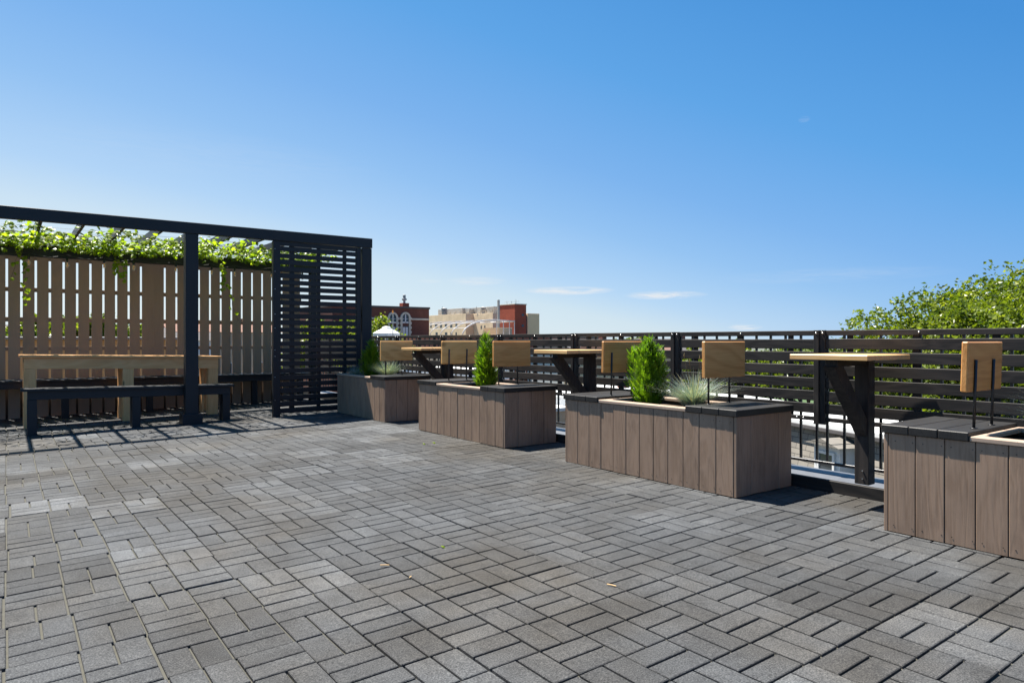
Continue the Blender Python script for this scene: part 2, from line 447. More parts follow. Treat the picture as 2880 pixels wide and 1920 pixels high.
make_planter(6.145, PLEN, 'wood planter bench with a narrow conical shrub and two seat backs')
make_planter(3.150, PLEN, 'wood planter bench holding a bushy shrub and a big blue grass tuft', screws=True)
make_planter(0.090, PLEN, 'nearest wood planter bench, cut off by the frame edge', screws=True)

# ------------------------------------------------------------------ bar tables on the parapet
def make_table(yc, xf, wy, xb, label):
    root = thing('bar_table', (5.33, yc, .1), label, 'bar table', 'wooden bar tables between the planters')
    mb = MB(); z0, z1 = 1.061, 1.097
    # slab outline with a softly waved outer end
    n = 26; pts = []
    for k in range(n + 1):
        t = k / n; x = xf + (xb - xf) * t; pts.append((x, yc - wy / 2 + .012 * math.sin(t * 9.) * (t > .25)))
    m = len(pts)
    for k in range(9):
        t = k / 8; a = PI * .5 * t; pts.append((xb - .05 + .05 * math.cos(a) * 1.0 + 0 * t, yc - wy / 2 + .02 + t * (wy - .04)))
    for k in range(n + 1):
        t = 1 - k / n; pts.append((xf + (xb - xf) * t, yc + wy / 2 + .008 * math.sin(t * 7.)))
    N = len(pts); vs = []; e = .004
    cx0 = sum(p[0] for p in pts) / N; cy0 = yc
    for (z, s_) in ((z0, 1), (z1 - e, 1), (z1, 1)):
        for (x, y) in pts:
            k = 0 if z < z1 else e
            vs.append((x + (k if x < cx0 else -k), y + (k if y < cy0 else -k), z))
    fs = [tuple(range(N))[::-1], tuple(range(2 * N, 3 * N))]
    for r in range(2):
        for k in range(N): fs.append((r*N+k, r*N+(k+1) % N, (r+1)*N+(k+1) % N, (r+1)*N+k))
    o3 = R.uniform(0, 30)
    mb.add(vs, fs, [(v[1] + o3, v[0] - cx0, v[2]) for v in vs])
    mb.build('tabletop', M['maple'], root)
    px = 5.285
    mb = MB(); mb.box((px, yc - .054, .095), (px + .1, yc + .054, z0 - .001), 'z', .003); mb.build('post', M['black'], root)
    mb = MB(); mb.box((xf + .07, yc - .045, z0 - .052), (px - .002, yc + .045, z0 - .002), 'x', .003); mb.build('arm', M['black'], root)
    mb = MB(); h_ = .043; vs = []
    for y in (yc - .0425, yc + .0425):
        vs += [(xf - .005 + .03, y, z0 - .053), (xf + .13 + .03, y, z0 - .053), (px - .001, y, .60), (px - .001, y, .465)]
    mb.add(vs, [(3, 2, 1, 0), (4, 5, 6, 7), (0, 1, 5, 4), (1, 2, 6, 5), (2, 3, 7, 6), (3, 0, 4, 7)], [(v[2], v[0], v[1]) for v in vs])
    mb.build('brace', M['black'], root)
    for z in (.2, .14):
        mb = MB(); mb.tube([(px - .001, yc - .01, z), (px - .007, yc - .01, z)], .006, 8); mb.build('bolt', M['bolt'], root)
make_table(2.62, 4.78, .58, 5.44, 'nearest bar table, its wooden top against the railing beside the frame-edge planter')
make_table(5.72, 4.75, .56, 5.44, 'bar table standing in the gap behind the bushy-shrub planter')
make_table(8.80, 4.70, .60, 5.44, 'farthest bar table, by the farthest planter bench')

# ------------------------------------------------------------------ parapet and slatted railing
pr = thing('parapet', (5.4, 6, 0), 'low roof-edge parapet with black curb board and grey metal coping', 'parapet')
mb = MB(); mb.box((5.245, -3, -.3), (5.285, 15.2, .092), 'y', .004); mb.build('curb_board', M['black'], pr)
mb = MB()
prof = [(5.287, -.2), (5.287, .070), (5.30, .076), (5.42, .060), (5.55, .085), (5.74, .078), (5.75, .06), (5.75, -.4)]
vs = []; fs = []
for i, (x, z) in enumerate(prof): vs += [(x, -3, z), (x, 15.2, z)]
for i in range(len(prof) - 1): fs.append((2*i, 2*i+1, 2*i+3, 2*i+2))
mb.add(vs, fs); mb.build('coping', M['flash'], pr)
RX = 5.50
rl = thing('slatted_railing', (RX, 6, 0), 'long black railing of horizontal wood slats over metal pickets', 'railing')
BAY = 1.541; B0 = 3.061 - 2 * BAY
nb = 10
for k in range(nb):
    y0 = B0 + k * BAY; y1 = y0 + BAY
    mb = MB(); mb.box((RX - .02, y0 + .05, 1.241), (RX, y1 - .05, 1.285 + R.gauss(0, .001)), 'y', .003); tr = mb.build('top_rail', M['black'], rl)
    mb = MB()
    for i in range(6):
        zb = .585 + i * .1088 + R.gauss(0, .0015); t0 = R.gauss(0, .0015)
        mb.box((RX - .02, y0 + .05, zb), (RX, y1 - .05, zb + .0835), 'y', .003, warp=lambda q, a=t0, c=(y0 + y1) / 2: Vector((q.x, q.y, q.z + a * (q.y - c))))
    mb.build('slat_panel', M['black'], rl)
    mb = MB(); mb.box((RX - .018, y0 + .05, .524), (RX, y1 - .05, .560), 'y', .003); mb.build('lower_rail', M['black'], rl)
    mb = MB()
    mb.box((RX - .040, y0 + .002, .50), (RX, y0 + .048, 1.287), 'z', .003)
    mb.box((RX - .028, y0 - .048, .50), (RX, y0 - .002, 1.287), 'z', .003)
    mb.build('stile', M['black'], rl)
    mb = MB(); n = 10
    for i in range(n + 1):
        y = y0 + .145 * i + .05
        mb.box((RX + .012, y - .009, .17), (RX + .030, y + .009, 1.27), 'z', .001)
    mb.box((RX + .009, y0, .164), (RX + .035, y1 - .001, .188), 'y', .002)
    mb.box((RX + .005, y0, 1.262), (RX + .037, y1 - .001, 1.282), 'y', .002)
    mb.build('picket_frame', M['metal'], rl)
    for i in (.28, .80, 1.30):
        mb = MB(); mb.box((RX + .0005, y0 + i - .025, .55), (RX + .011, y0 + i + .025, 1.26), 'z', .002); mb.build('nailer', M['black'], rl)
    for (yy, z, xx) in ((y0 + .025, 1.262, RX - .040), (y0 - .025, 1.262, RX - .028), (y0 + BAY / 2, 1.264, RX - .02), (y0 + .15, .542, RX - .018), (y0 + .21, .542, RX - .018), (y0 + .95, .542, RX - .018), (y0 + 1.01, .542, RX - .018)):
        mb = MB(); mb.lathe([(0, .006), (.004, .0055), (.0075, .003), (.0085, 0)], (0, 0, 0), 10)
        mb.v = [(xx - v[2], yy + v[0], z + v[1]) for v in mb.v]; mb.f = [f[::-1] for f in mb.f]
        mb.build('bolt', M['bolt'], rl, True)

# ------------------------------------------------------------------ pergola
PY = 10.95
pg = thing('pergola', (2.2, PY, gz(2.2)), 'black timber pergola roofed with rafters and green vines', 'pergola')
def beam_z(x): return 2.772 + (x + .07) * .0050        # the front beam hangs a little low at the left
mb = MB(); mb.box((-3.2, PY, -.082), (5.10, PY + .09, .082), 'x', .004, warp=lambda q: Vector((q.x, q.y, q.z + beam_z(q.x) + .084))); mb.build('front_beam', M['blue_black'], pg)
mb = MB(); mb.box((-3.2, 13.40, 2.55), (5.10, 13.49, 2.75), 'x', .004); mb.build('rear_beam', M['blue_black'], pg)
def post(x0, x1, y0, y1, top, base=True):
    mb = MB(); z0 = gz((x0 + x1) / 2)
    mb.box((x0, y0, z0), (x1, y1, top), 'z', .004); p = mb.build('post', M['blue_black'], pg)
    if base:
        mb = MB(); e = .05
        mb.box((x0 - e, y0 - e, z0), (x1 + e, y0 - .001, z0 + .15), 'x', .003); mb.box((x0 - e, y1 + .001, z0), (x1 + e, y1 + e, z0 + .15), 'x', .003)
        mb.box((x0 - e, y0, z0), (x0 - .001, y1, z0 + .15), 'y', .003); mb.box((x1 + .001, y0, z0), (x1 + e, y1, z0 + .15), 'y', .003)
        mb.build('base_trim', M['blue_black'], p)
post(2.125, 2.30, PY + .005, PY + .16, 2.78)
post(4.915, 5.09, PY + .005, PY + .16, 2.79, False)
post(-2.9, -2.72, PY + .005, PY + .16, 2.76)
post(4.89, 5.05, 13.35, 13.50, 2.56, False)
for k in range(-6, 11):
    x = .37 + .4875 * k
    if x < -3 or x > 5: continue
    mb = MB(); mb.box((x - .021, PY + .092, 2.805), (x + .021, 13.62, 2.935), 'y', .003, warp=lambda q: Vector((q.x, q.y, q.z - (.0 if q.y > 12 else .0) + (beam_z(q.x) - 2.792)))); mb.build('rafter', M['blue_black'], pg)
mb = MB()
for k in range(5):
    y = 11.5 + k * .42; mb.tube([(-3, y, 2.79), (1, y, 2.775), (4.9, y, 2.79)], .0022, 5)
mb.build('wire', M['metal'], pg)
mb = MB(); mb.box((.2, 13.405, 2.752), (.29, 13.48, 2.80), 'z', .002); mb.build('block', M['blue_black'], pg)

# slatted screen at the right end of the pergola front
sc_ = thing('slatted_screen', (4.15, PY + .09, gz(4)), 'tall black screen of thin horizontal slats filling the pergola end', 'screen')
SY = PY + .03
mb = MB(); mb.box((3.405, SY - .02, gz(3.4)), (3.515, SY + .06, 2.785), 'z', .003); mb.build('stile', M['blue_black'], sc_)
mb = MB(); mb.box((4.815, SY - .01, .01), (4.895, SY + .05, 2.79), 'z', .003); mb.build('stile', M['blue_black'], sc_)
mb = MB(); z = .035
top = 2.70
while z < top:
    hgt = .076 + R.gauss(0, .003); tl = R.gauss(0, .0025)
    mb.box((3.516, SY - .004, z), (4.814, SY + .016, z + hgt), 'x', .002, warp=lambda q, a=tl: Vector((q.x, q.y, q.z + a * (q.x - 4.1))))
    z += .1075 + R.gauss(0, .0025)
mb.box((3.516, SY - .004, 2.72), (4.814, SY + .016, 2.79), 'x', .002)
mb.build('slat_panel', M['blue_black'], sc_)
for x, w in ((3.715, .04), (4.16, .03), (4.615, .03)):
    mb = MB(); mb.box((x - w, SY + .017, .03), (x + w, SY + .05, 2.78), 'z', .002); mb.build('upright', M['blue_black'], sc_)
for z in (.25, .62, .95, 1.05, 1.40, 1.62, 2.02, 2.3, 2.66):
    mb = MB(); mb.lathe([(0, .004), (.005, .003), (.0065, 0)], (0, 0, 0), 8); mb.v = [(3.43 + v[0], SY - .02 - v[2], z + v[1]) for v in mb.v]; mb.build('screw_head', M['bolt'], sc_)

# ------------------------------------------------------------------ tan board fence behind the pergola
fc = thing('board_fence', (1.5, 13.85, 0), 'tall tan fence of vertical boards with narrow gaps behind the pergola', 'fence')
mb = MB(); p = .1935; g0 = .005
k = -18
while True:
    a = g0 + p * k + .0165; b = g0 + p * (k + 1) - .0165; k += 1
    if a > 4.85: break
    if abs(b - 2.10) < .07: b += .034
    mb.box((a, 13.80, gz(a) - .01), (min(b, 4.86), 13.822, 2.618 + R.gauss(0, .003)), 'z', .002)
mb.build('boards', M['tan'], fc)
for z0, z1 in ((2.53, 2.60), (2.005, 2.075), (1.51, 1.585), (1.035, 1.10), (.48, .55)):
    mb = MB(); mb.box((-3.5, 13.824, z0), (4.86, 13.862, z1), 'x', .002); mb.build('rail', M['tan'], fc)
mb = MB(); mb.box((-3.5, 13.97, -.15), (4.86, 14.0, .50), 'x', .003); mb.build('kick_board', M['black'], fc)
for x in (-2.75, -.3, 2.125, 4.78):
    mb = MB(); mb.box((x - .045, 13.864, -.05), (x + .045, 13.95, 2.6), 'z', .003); mb.build('post', M['tan'], fc)

# ------------------------------------------------------------------ dining set under the pergola
def tilt(x, xa, za, xb, zb): return za + (zb - za) * (x - xa) / (xb - xa)
bn = thing('bench', (1.5, 11.3, gz(1.5)), 'long black backless bench in front of the wooden table', 'bench')
zt = lambda x: tilt(x, .151, .560, 2.843, .522)
def wz(top): return lambda q: Vector((q.x, q.y, q.z + zt(q.x)))
for n_, (ya, yb) in enumerate(((11.08, 11.19), (11.195, 11.305), (11.31, 11.42))):
    pass
mb = MB()
for (ya, yb) in ((11.08, 11.225), (11.229, 11.374)): mb.box((.148, ya, -.036), (2.845, yb, 0), 'x', .003, warp=wz(0))
mb.build('seat', M['blue_black'], bn)
mb = MB()
mb.box((.225, 11.115, -.150), (2.79, 11.150, -.037), 'x', .003, warp=wz(0)); mb.box((.225, 11.31, -.150), (2.79, 11.345, -.037), 'x', .003, warp=wz(0)); mb.build('apron', M['blue_black'], bn)
for xa in (.222, 1.45, 2.68):
    for ya in (11.107, 11.26):
        mb = MB(); x1 = xa + .108; mb.box((xa, ya, gz(xa)), (x1, ya + .085, zt(xa) - .151), 'z', .003); mb.build('leg', M['blue_black'], bn)
dt = thing('dining_table', (1.5, 12.4, gz(1.5)), 'long pale pine dining table standing behind the black bench', 'table')
zt2 = lambda x: tilt(x, .15, .995, 2.893, .940)
w2 = lambda q: Vector((q.x, q.y, q.z + zt2(q.x)))
mb = MB()
for k in range(5): mb.box((.146 + R.gauss(0, .002), 12.06 + k * .142, -.036), (2.895, 12.06 + k * .142 + .139, 0), 'x', .003, warp=w2)
mb.build('tabletop', M['pine'], dt)
mb = MB(); mb.box((.20, 12.09, -.205), (2.845, 12.128, -.037), 'x', .003, warp=w2); mb.box((.20, 12.70, -.205), (2.845, 12.738, -.037), 'x', .003, warp=w2); mb.build('apron', M['pine'], dt)
for xa in (.20, 1.45, 2.69):
    for (ya, yb) in ((12.088, 12.128), (12.70, 12.74)):
        mb = MB(); mb.box((xa, ya, gz(xa)), (xa + .15, yb, zt2(xa) - .207), 'z', .003)
        mb.box((xa - .0, ya + .041 if ya < 12.5 else ya - .13, gz(xa)), (xa + .036, ya + .17 if ya < 12.5 else ya - .001, zt2(xa) - .207), 'z', .003); mb.build('leg', M['pine'], dt)
rb = thing('long_bench', (1, 13.55, 0), 'low black bench running along the foot of the tan fence', 'bench')
mb = MB(); mb.box((-3.2, 13.18, .535), (4.85, 13.54, .568), 'x', .003); mb.box((-3.2, 13.545, .535), (4.85, 13.74, .568), 'x', .003); mb.build('seat', M['blue_black'], rb)
mb = MB(); mb.box((-3.2, 13.20, .44), (4.85, 13.24, .534), 'x', .003); mb.build('apron', M['blue_black'], rb)
for x in (-2.6, -1.4, .72, 1.95, 3.72, 4.6):
    mb = MB(); mb.box((x, 13.245, gz(x)), (x + .1, 13.33, .533), 'z', .003); mb.build('leg', M['blue_black'], rb)

# ------------------------------------------------------------------ foliage helpers
def leaf_ivy(mb, p, size, nrm, up, rnd):
    n = nrm.normalized(); u = up - n * up.dot(n)
    if u.length < .01: u = Vector((1, .2, .1))
    u.normalize(); w = n.cross(u)
    prof = [(0, -.5), (.34, -.38), (.52, -.02), (.27, .06), (.30, .40), (.12, .22), (0, .58), (-.12, .22), (-.30, .40), (-.27, .06), (-.52, -.02), (-.34, -.38)]
    vs = [p + n * (size * .10)]
    for (a, b) in prof: vs.append(p + w * (a * size) + u * (b * size) - n * (abs(a) * size * .22 + (b * b) * size * .2))
    fs = [(0, k, k % 12 + 1) for k in range(1, 13)]
    mb.add(vs, fs, None, rnd)
def leaf_simple(mb, p, size, nrm, up, rnd):
    n = nrm.normalized(); u = up - n * up.dot(n)
    if u.length < .01: u = Vector((1, .2, .1))
    u.normalize(); w = n.cross(u)
    vs = [p - u * size * .5, p + w * size * .42 - u * size * .05 + n * size * .12, p + u * size * .55 - n * size * .1, p - w * size * .42 - u * size * .05 + n * size * .12]
    mb.add(vs, [(0, 1, 2), (0, 2, 3)], None, rnd)
def rv(): 
    while True:
        v = Vector((R.uniform(-1, 1), R.uniform(-1, 1), R.uniform(-1, 1)))
        if .05 < v.length < 1: return v

# climbing vine on the pergola
vn = thing('climbing_vine', (1.5, 12.8, 2.7), 'bright green vine spread over the pergola roof wires', 'vine')
mb = MB(); st = MB(); cnt = 0
while cnt < 4300:
    x = R.uniform(-3.1, 5.05); t = R.random()
    y = 13.55 - 2.3 * (t ** 1.7)
    d = mnoise.noise(Vector((x * 1.6, y * 1.3, .4))) * .5 + .5
    if R.random() > .3 + .9 * d if y > 12.2 else R.random() > max(0, 1.7 * (d - .36)): continue
    if y < 12.2 and x > 3.4: continue
    z = 2.80 + R.gauss(0, .035) - (.16 * R.random() ** 1.5 if y > 13.1 else .05 * R.random())
    if y > 13.2: z = 2.84 - .19 * R.random() ** 1.1 * (.55 + .7 * d); y = R.choice((13.36, 13.3, 13.2, y)) + R.gauss(0, .03)
    nrm = Vector((R.gauss(0, .45), R.gauss(-.35, .45), R.uniform(.35, 1.)))
    leaf_ivy(mb, Vector((x, y, z)), R.uniform(.055, .10), nrm, Vector((R.gauss(0, .6), -.6, -.7)), min(1, max(0, R.gauss(.5, .25)))); cnt += 1
def strand(x, y, z0, z1, dens, dx=.0):
    p = Vector((x, y, z0)); pts = [p.copy()]
    while p.z > z1:
        p = p + Vector((R.gauss(dx, .012), R.gauss(0, .008), -.045)); pts.append(p.copy())
        for q in range(dens):
            if R.random() < .75: leaf_ivy(mb, p + rv() * .055, R.uniform(.05, .085), Vector((R.gauss(0, .5), -.8, R.uniform(0, .6))), Vector((R.gauss(0, .5), 0, -1)), R.uniform(.2, .95))
    st.tube(pts, .003, 5)
strand(.205, 13.3, 2.65, 1.75, 1, .002)
strand(.13, 13.3, 2.62, 2.15, 1)
strand(3.20, 13.25, 2.62, 2.2, 3, -.006)
strand(3.22, 13.25, 2.25, 1.62, 1, .012)
strand(1.5, 13.3, 2.6, 2.35, 3); strand(1.62, 13.3, 2.6, 2.28, 2)
for k in range(26):
    x = R.uniform(-3, 3.2); y = R.uniform(12., 13.5); pts = []
    for q in range(14): pts.append((x + q * .12, y + .25 * math.sin(x * 3 + q * .4), 2.79 + .03 * math.sin(q * 1.3 + x)))
    st.tube(pts, .005, 5)
mb.build('foliage', M['vine'], vn); st.build('stems', M['stem'], vn)

# string lights
sl = thing('string_lights', (2, 13.3, 2.5), 'string of clear bulbs on a black cord along the pergola back', 'string lights')
mb = MB(); bx = [-2.3, -1.7, -1.1, -.5, .285, .80, 1.32, 1.76, 2.42, 3.02, 3.42, 4.1, 4.7]
pts = []
for a, b in zip(bx[:-1], bx[1:]):
    for k in range(6):
        t = k / 6; pts.append((a + (b - a) * t, 13.31, 2.60 - .05 * math.sin(PI * t)))
pts.append((bx[-1], 13.31, 2.60)); mb.tube(pts, .005, 6); mb.build('cord', M['metal'], sl)
for i, x in enumerate(bx):
    zt_ = 2.60 - R.uniform(.0, .03); mb = MB()
    y = 13.31
    mb.lathe([(.006, 0), (.0065, -.02), (.017, -.03), (.018, -.085), (.015, -.09), (0, -.09)], (x, y, zt_), 10); s_ = mb.build('socket', M['metal'], sl, True)
    mb = MB(); mb.lathe([(.012, -.09), (.018, -.105), (.030, -.135), (.031, -.155), (.022, -.178), (.008, -.188), (0, -.189)], (x, y, zt_), 14); bu = mb.build('bulb', M['bulb'], sl, True)
    mb = MB(); mb.tube([(x, y, zt_ - .10), (x, y, zt_ - .165)], .011, 6); mb.build('filament', M['amber'], bu)

# ------------------------------------------------------------------ shrubs and grasses in the planters
def arborvitae(x, y, z0, h, rad, label, n=1500, shape=1., spread=.45, tops=(.72, 1.), seed=1):
    R = random.Random(seed)
    def rv():
        while True:
            v = Vector((R.uniform(-1, 1), R.uniform(-1, 1), R.uniform(-1, 1)))
            if .05 < v.length < 1: return v
    root = thing('arborvitae_shrub', (x, y, z0), label, 'shrub', 'young arborvitae shrubs in the planters')
    mb = MB(); tr = MB()
    lead = [(x + R.gauss(0, rad * spread), y + R.gauss(0, rad * spread), h * R.uniform(*tops)) for _ in range(9)]
    lead[0] = (x, y, h); lead[1] = (x - .01, y + .015, h * .97)
    for (lx, ly, lh) in lead:
        tr.tube([(x, y, z0), (x + (lx - x) * .6, y + (ly - y) * .6, z0 + lh * .5), (lx, ly, z0 + lh * .95)], [.012, .007, .002], 5)
    for i in range(n):
        lx, ly, lh = R.choice(lead); t = R.random() ** .8
        z = z0 + lh * (.03 + .97 * t)
        pr_ = (math.sin(min(1, (t + .13) * 2.3) * PI / 2)) * (1 - t ** 1.7 * .86) * rad * shape
        a = R.uniform(0, 2 * PI); rr = pr_ * math.sqrt(R.uniform(.25, 1.)) 
        f = min(1., .35 + t * .65); cx_ = x + (lx - x) * f; cy_ = y + (ly - y) * f
        rr *= .75
        p = Vector((cx_ + rr * math.cos(a), cy_ + rr * math.sin(a), z))
        out = Vector((math.cos(a), math.sin(a), 0)); L = R.uniform(.035, .075) * (1.15 - .3 * t)
        d = (out * R.uniform(.35, .9) + Vector((0, 0, 1)) * R.uniform(.55, 1.2) + rv() * .3).normalized()
        side = d.cross(out + rv() * .7); 
        if side.length < .05: continue
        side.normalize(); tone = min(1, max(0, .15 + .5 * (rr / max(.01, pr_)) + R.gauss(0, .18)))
        # one flat spray: a stem with slim side scales
        vs = []; fs = []
        for k in range(4):
            q = p + d * L * (k / 4.); w = L * (.34 - .05 * k)
            for sg in (-1, 1):
                b = len(vs); e = q + (d * .8 + side * sg).normalized() * w
                vs += [q, q + d * L * .13 + side * sg * .002, e, q - d * L * .02 + side * sg * w * .45]; fs.append((b, b + 1, b + 2, b + 3))
        b = len(vs); vs += [p + d * L * .7, p + d * L * .85 + side * .004, p + d * L * 1.25, p + d * L * .85 - side * .004]; fs.append((b, b + 1, b + 2, b + 3))
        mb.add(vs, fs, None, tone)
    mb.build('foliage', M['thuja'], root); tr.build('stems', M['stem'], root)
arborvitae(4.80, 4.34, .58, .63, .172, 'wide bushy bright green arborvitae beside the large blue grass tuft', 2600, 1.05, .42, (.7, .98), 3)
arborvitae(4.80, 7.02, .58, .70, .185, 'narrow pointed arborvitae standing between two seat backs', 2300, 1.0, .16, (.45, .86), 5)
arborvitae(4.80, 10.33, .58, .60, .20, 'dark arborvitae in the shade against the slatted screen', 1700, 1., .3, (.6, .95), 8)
def fescue(x, y, z0, rad, h, label, n=420, tips=.2):
    root = thing('blue_fescue_tuft', (x, y, z0), label, 'ornamental grass', 'blue fescue tufts in the planters')
    mb = MB()
    for i in range(n):
        a = R.uniform(0, 2 * PI); sp = R.random() ** .7; L = h * R.uniform(.65, 1.15)
        o = Vector((math.cos(a), math.sin(a), 0)); s0 = Vector((x, y, z0)) + o * R.uniform(0, .07)
        w = R.uniform(.0018, .0034); pts = []; bend = sp * rad / h
        for k in range(6):
            t = k / 5; pts.append(s0 + o * (bend * L * (t ** 1.5)) + Vector((0, 0, L * (t - .48 * sp * t * t))))
        side = Vector((-math.sin(a), math.cos(a), 0)); vs = []; fs = []
        for k, q in enumerate(pts):
            ww = w * (1 - k / 5.3); vs += [q - side * ww, q + side * ww]
        for k in range(5): fs.append((2*k, 2*k+1, 2*k+3, 2*k+2))
        mb.add(vs, fs, None, R.uniform(.8, 1) if R.random() < tips else R.uniform(0, .72))
    mb.build('blades', M['fesc'], root)
    if tips > .15:
        mb = MB()
        for i in range(3):
            a = R.uniform(2.2, 4.6); q = Vector((x + math.cos(a) * .08, y + math.sin(a) * .08, z0 + h * R.uniform(1.1, 1.3)))
            mb.tube([(x, y, z0), ((x + q.x) / 2 + .01, (y + q.y) / 2, (z0 + q.z) / 2 + .03), q], .0016, 4); mb.tube([q, q + Vector((0, 0, .02)), q + Vector((.003, 0, .05))], [.002, .007, .001], 5)
        mb.build('seed_head', M['stem'], root)
fescue(4.84, 3.86, .585, .50, .36, 'large blue-grey grass tuft spilling over the rim beside the bushy shrub', 1000)
fescue(4.86, 9.90, .585, .46, .36, 'pale blue grass tuft in front of the dark shaded shrub', 800)
fescue(4.68, 10.70, .585, .30, .25, 'small blue grass tuft in shade against the black screen', 260, .05)
fescue(4.86, 1.14, .585, .55, .40, 'blue grass tuft behind the frame-edge seat back, blades poking into view', 480)

# small litter on the pavers
def litter(px, py, kind, size, label, ang=0.):
    q = sA + cA * (px - CX) / F_; Z = (HC + 4.3 * SL) / ((py - H_) / F_ + SL * q); r = (px - CX) * Z / F_
    X = sA * Z + cA * r; Y = cA * Z - sA * r; z = gz(X) + .006
    mb = MB()
    if kind == 'leaf':
        leaf_ivy(mb, Vector((X, Y, z + .006)), size, Vector((.3, -.3, 1)), Vector((math.cos(ang), math.sin(ang), .1)), .6); o = mb.build('fallen_leaf', M['vine'], None, loc=(X, Y, z)); tag(o, label, 'leaf', 'leaves fallen on the pavers')
    else:
        d = Vector((math.cos(ang), math.sin(ang), 0)) * size / 2; c = Vector((X, Y, z + .004))
        mb.tube([c - d, c + d * .2 + Vector((0, 0, .001)), c + d], .0032, 6); o = mb.build('twig', M['sunwood'], None, loc=(X, Y, z)); tag(o, label, 'twig', 'twigs lying on the pavers')
litter(1247, 1541, 'leaf', .03, 'green leaf lying alone on the pavers in mid deck', .5)
litter(1222, 1247, 'leaf', .05, 'green leaf on the pavers near the narrow-shrub planter, the right one of two', 1.)
litter(1193, 1250, 'leaf', .04, 'green leaf on the pavers near the narrow-shrub planter, the left one of two', 2.)
litter(1082, 1593, 'twig', .05, 'straight yellow twig lying on a dark paver', -YAW)
litter(1154, 1627, 'twig', .025, 'tiny yellow chip in the joint beside the straight twig', .7)
litter(1720, 1650, 'twig', .05, 'thin pale straw in a paver joint in front of the bushy planter', 1.9)

# ------------------------------------------------------------------ trees
def tree(px, Z, top_py, crown_r, label, leaves=9000, size=.15, base=-7.5, name='leafy_tree', flat=.8, seed=1, depth_r=None, group='trees beyond the railing'):
    rr = random.Random(seed); X, Y = at(px, Z); zt_ = zz(top_py, Z)
    root = thing(name, (X, Y, base), label, 'tree', group)
    tr = MB(); lf = MB(); tips = []
    ch = crown_r * 2 * flat; zc = zt_ - ch * .5; fork = zt_ - ch * .95
    tr.tube([(X, Y, base), (X + .1, Y, (base + fork) / 2), (X + .05, Y - .1, fork)], [.06 * crown_r + .05, .045 * crown_r + .04, .04 * crown_r + .03], 9)
    def inside(p):
        q = Vector(((p.x - X) / crown_r, (p.y - Y) / crown_r, (p.z - zc) / (ch * .5)))
        return q.length + .34 * mnoise.noise(p * (1.8 / crown_r) + Vector((seed, 0, 0))) + .40 * mnoise.noise(p * (4.2 / crown_r) + Vector((0, seed, 0)))
    def grow(p, d, L, r, lev):
        pts = [p.copy()]; q = p.copy(); dd = d.copy()
        for k in range(3):
            dd = (dd + Vector((rr.gauss(0, .22), rr.gauss(0, .22), rr.gauss(.06, .14)))).normalized(); q = q + dd * L / 3; pts.append(q.copy())
        tr.tube(pts, [r, r * .85, r * .7, r * .5], 6 if lev < 2 else 4, False)
        if lev >= 2: tips.append((pts[-1], lev)); tips.append((pts[2], lev))
        if lev < 4 and inside(q) < 1.08:
            for k in range(3 if lev else 5):
                a = rr.uniform(0, 2 * PI); s_ = rr.uniform(.45, .95)
                e1 = dd.cross(Vector((.3, .5, .8))).normalized(); e2 = dd.cross(e1)
                grow(pts[rr.choice((2, 3, 3))], (dd + (e1 * math.cos(a) + e2 * math.sin(a)) * s_).normalized(), L * rr.uniform(.62, .82), r * .55, lev + 1)
    for k in range(7):
        a = 2 * PI * k / 7 + rr.uniform(-.3, .3)
        grow(Vector((X + .05, Y - .1, fork - .3 * (k % 3))), Vector((math.cos(a) * .8, math.sin(a) * .8, rr.uniform(.45, 1.3))).normalized(), crown_r * .55, .022 * crown_r + .012, 0)
    tp = [t for t in tips if inside(t[0]) < 1.18] or tips
    tp = [t for t in tp if t[0].z > zc - .35 * ch * .5]
    per = 30
    while len(tp) < leaves // per:
        q = Vector((X + crown_r * rr.uniform(-1, 1), Y + crown_r * rr.uniform(-1, 1), zc + ch * .5 * rr.uniform(-.35, 1)))
        if .35 < inside(q) < 1.0: tp.append((q, 3))
    per = max(8, leaves // len(tp))
    for (p, lev) in tp:
        c = p; cl = rr.uniform(.16, .30) * (crown_r / 4) ** .4 + .03
        sub = [c + Vector((rr.gauss(0, 1), rr.gauss(0, 1), rr.gauss(0, .7))) * cl * .7 for _ in range(3)]
        tone = rr.gauss(.48, .2)
        for k in range(per):
            q = rr.choice(sub) + Vector((rr.gauss(0, 1), rr.gauss(0, 1), rr.gauss(0, .7))) * cl * .45
            leaf_simple(lf, q, size * rr.uniform(.7, 1.25), Vector((rr.gauss(0, .6), rr.gauss(0, .6), rr.uniform(.2, 1.))), Vector((rr.gauss(0, 1), rr.gauss(0, 1), rr.gauss(-.4, .5))), min(1, max(0, tone + rr.gauss(0, .18))))
    tr.build('trunk', M['bark'], root, True); lf.build('crown', M['tree'], root)
    return root
tree(2955, 21., 741, 4.95, 'big leafy street tree rising above the railing by the frame edge', 120000, .13, seed=6)
tree(2590, 30., 922, 3.9, 'tree showing through the slats behind the nearest bar table', 26000, .17, seed=9)
tree(2300, 33., 903, 3.4, 'tree whose thin top twigs just clear the railing', 15000, .17, seed=12)
tree(2030, 36., 947, 2.9, 'low bushy tree seen through the slats behind the bushy-shrub planter', 14000, .18, seed=15)
tree(1770, 75., 936, 3.2, 'small far tree peeping over the railing top', 3500, .28, seed=18)
tree(975, 58., 868, 4.6, 'yellow-green tree beside the brick hall, seen past the slatted screen', 9000, .24, seed=21, group='trees beyond the fence')
tree(285, 48., 868, 3.6, 'green tree seen through the tan fence gaps behind the dining table', 6000, .22, seed=24, group='trees beyond the fence')
tree(150, 60., 880, 3.6, 'far green tree seen through the fence gaps near the frame edge', 5000, .24, seed=27, group='trees beyond the fence')

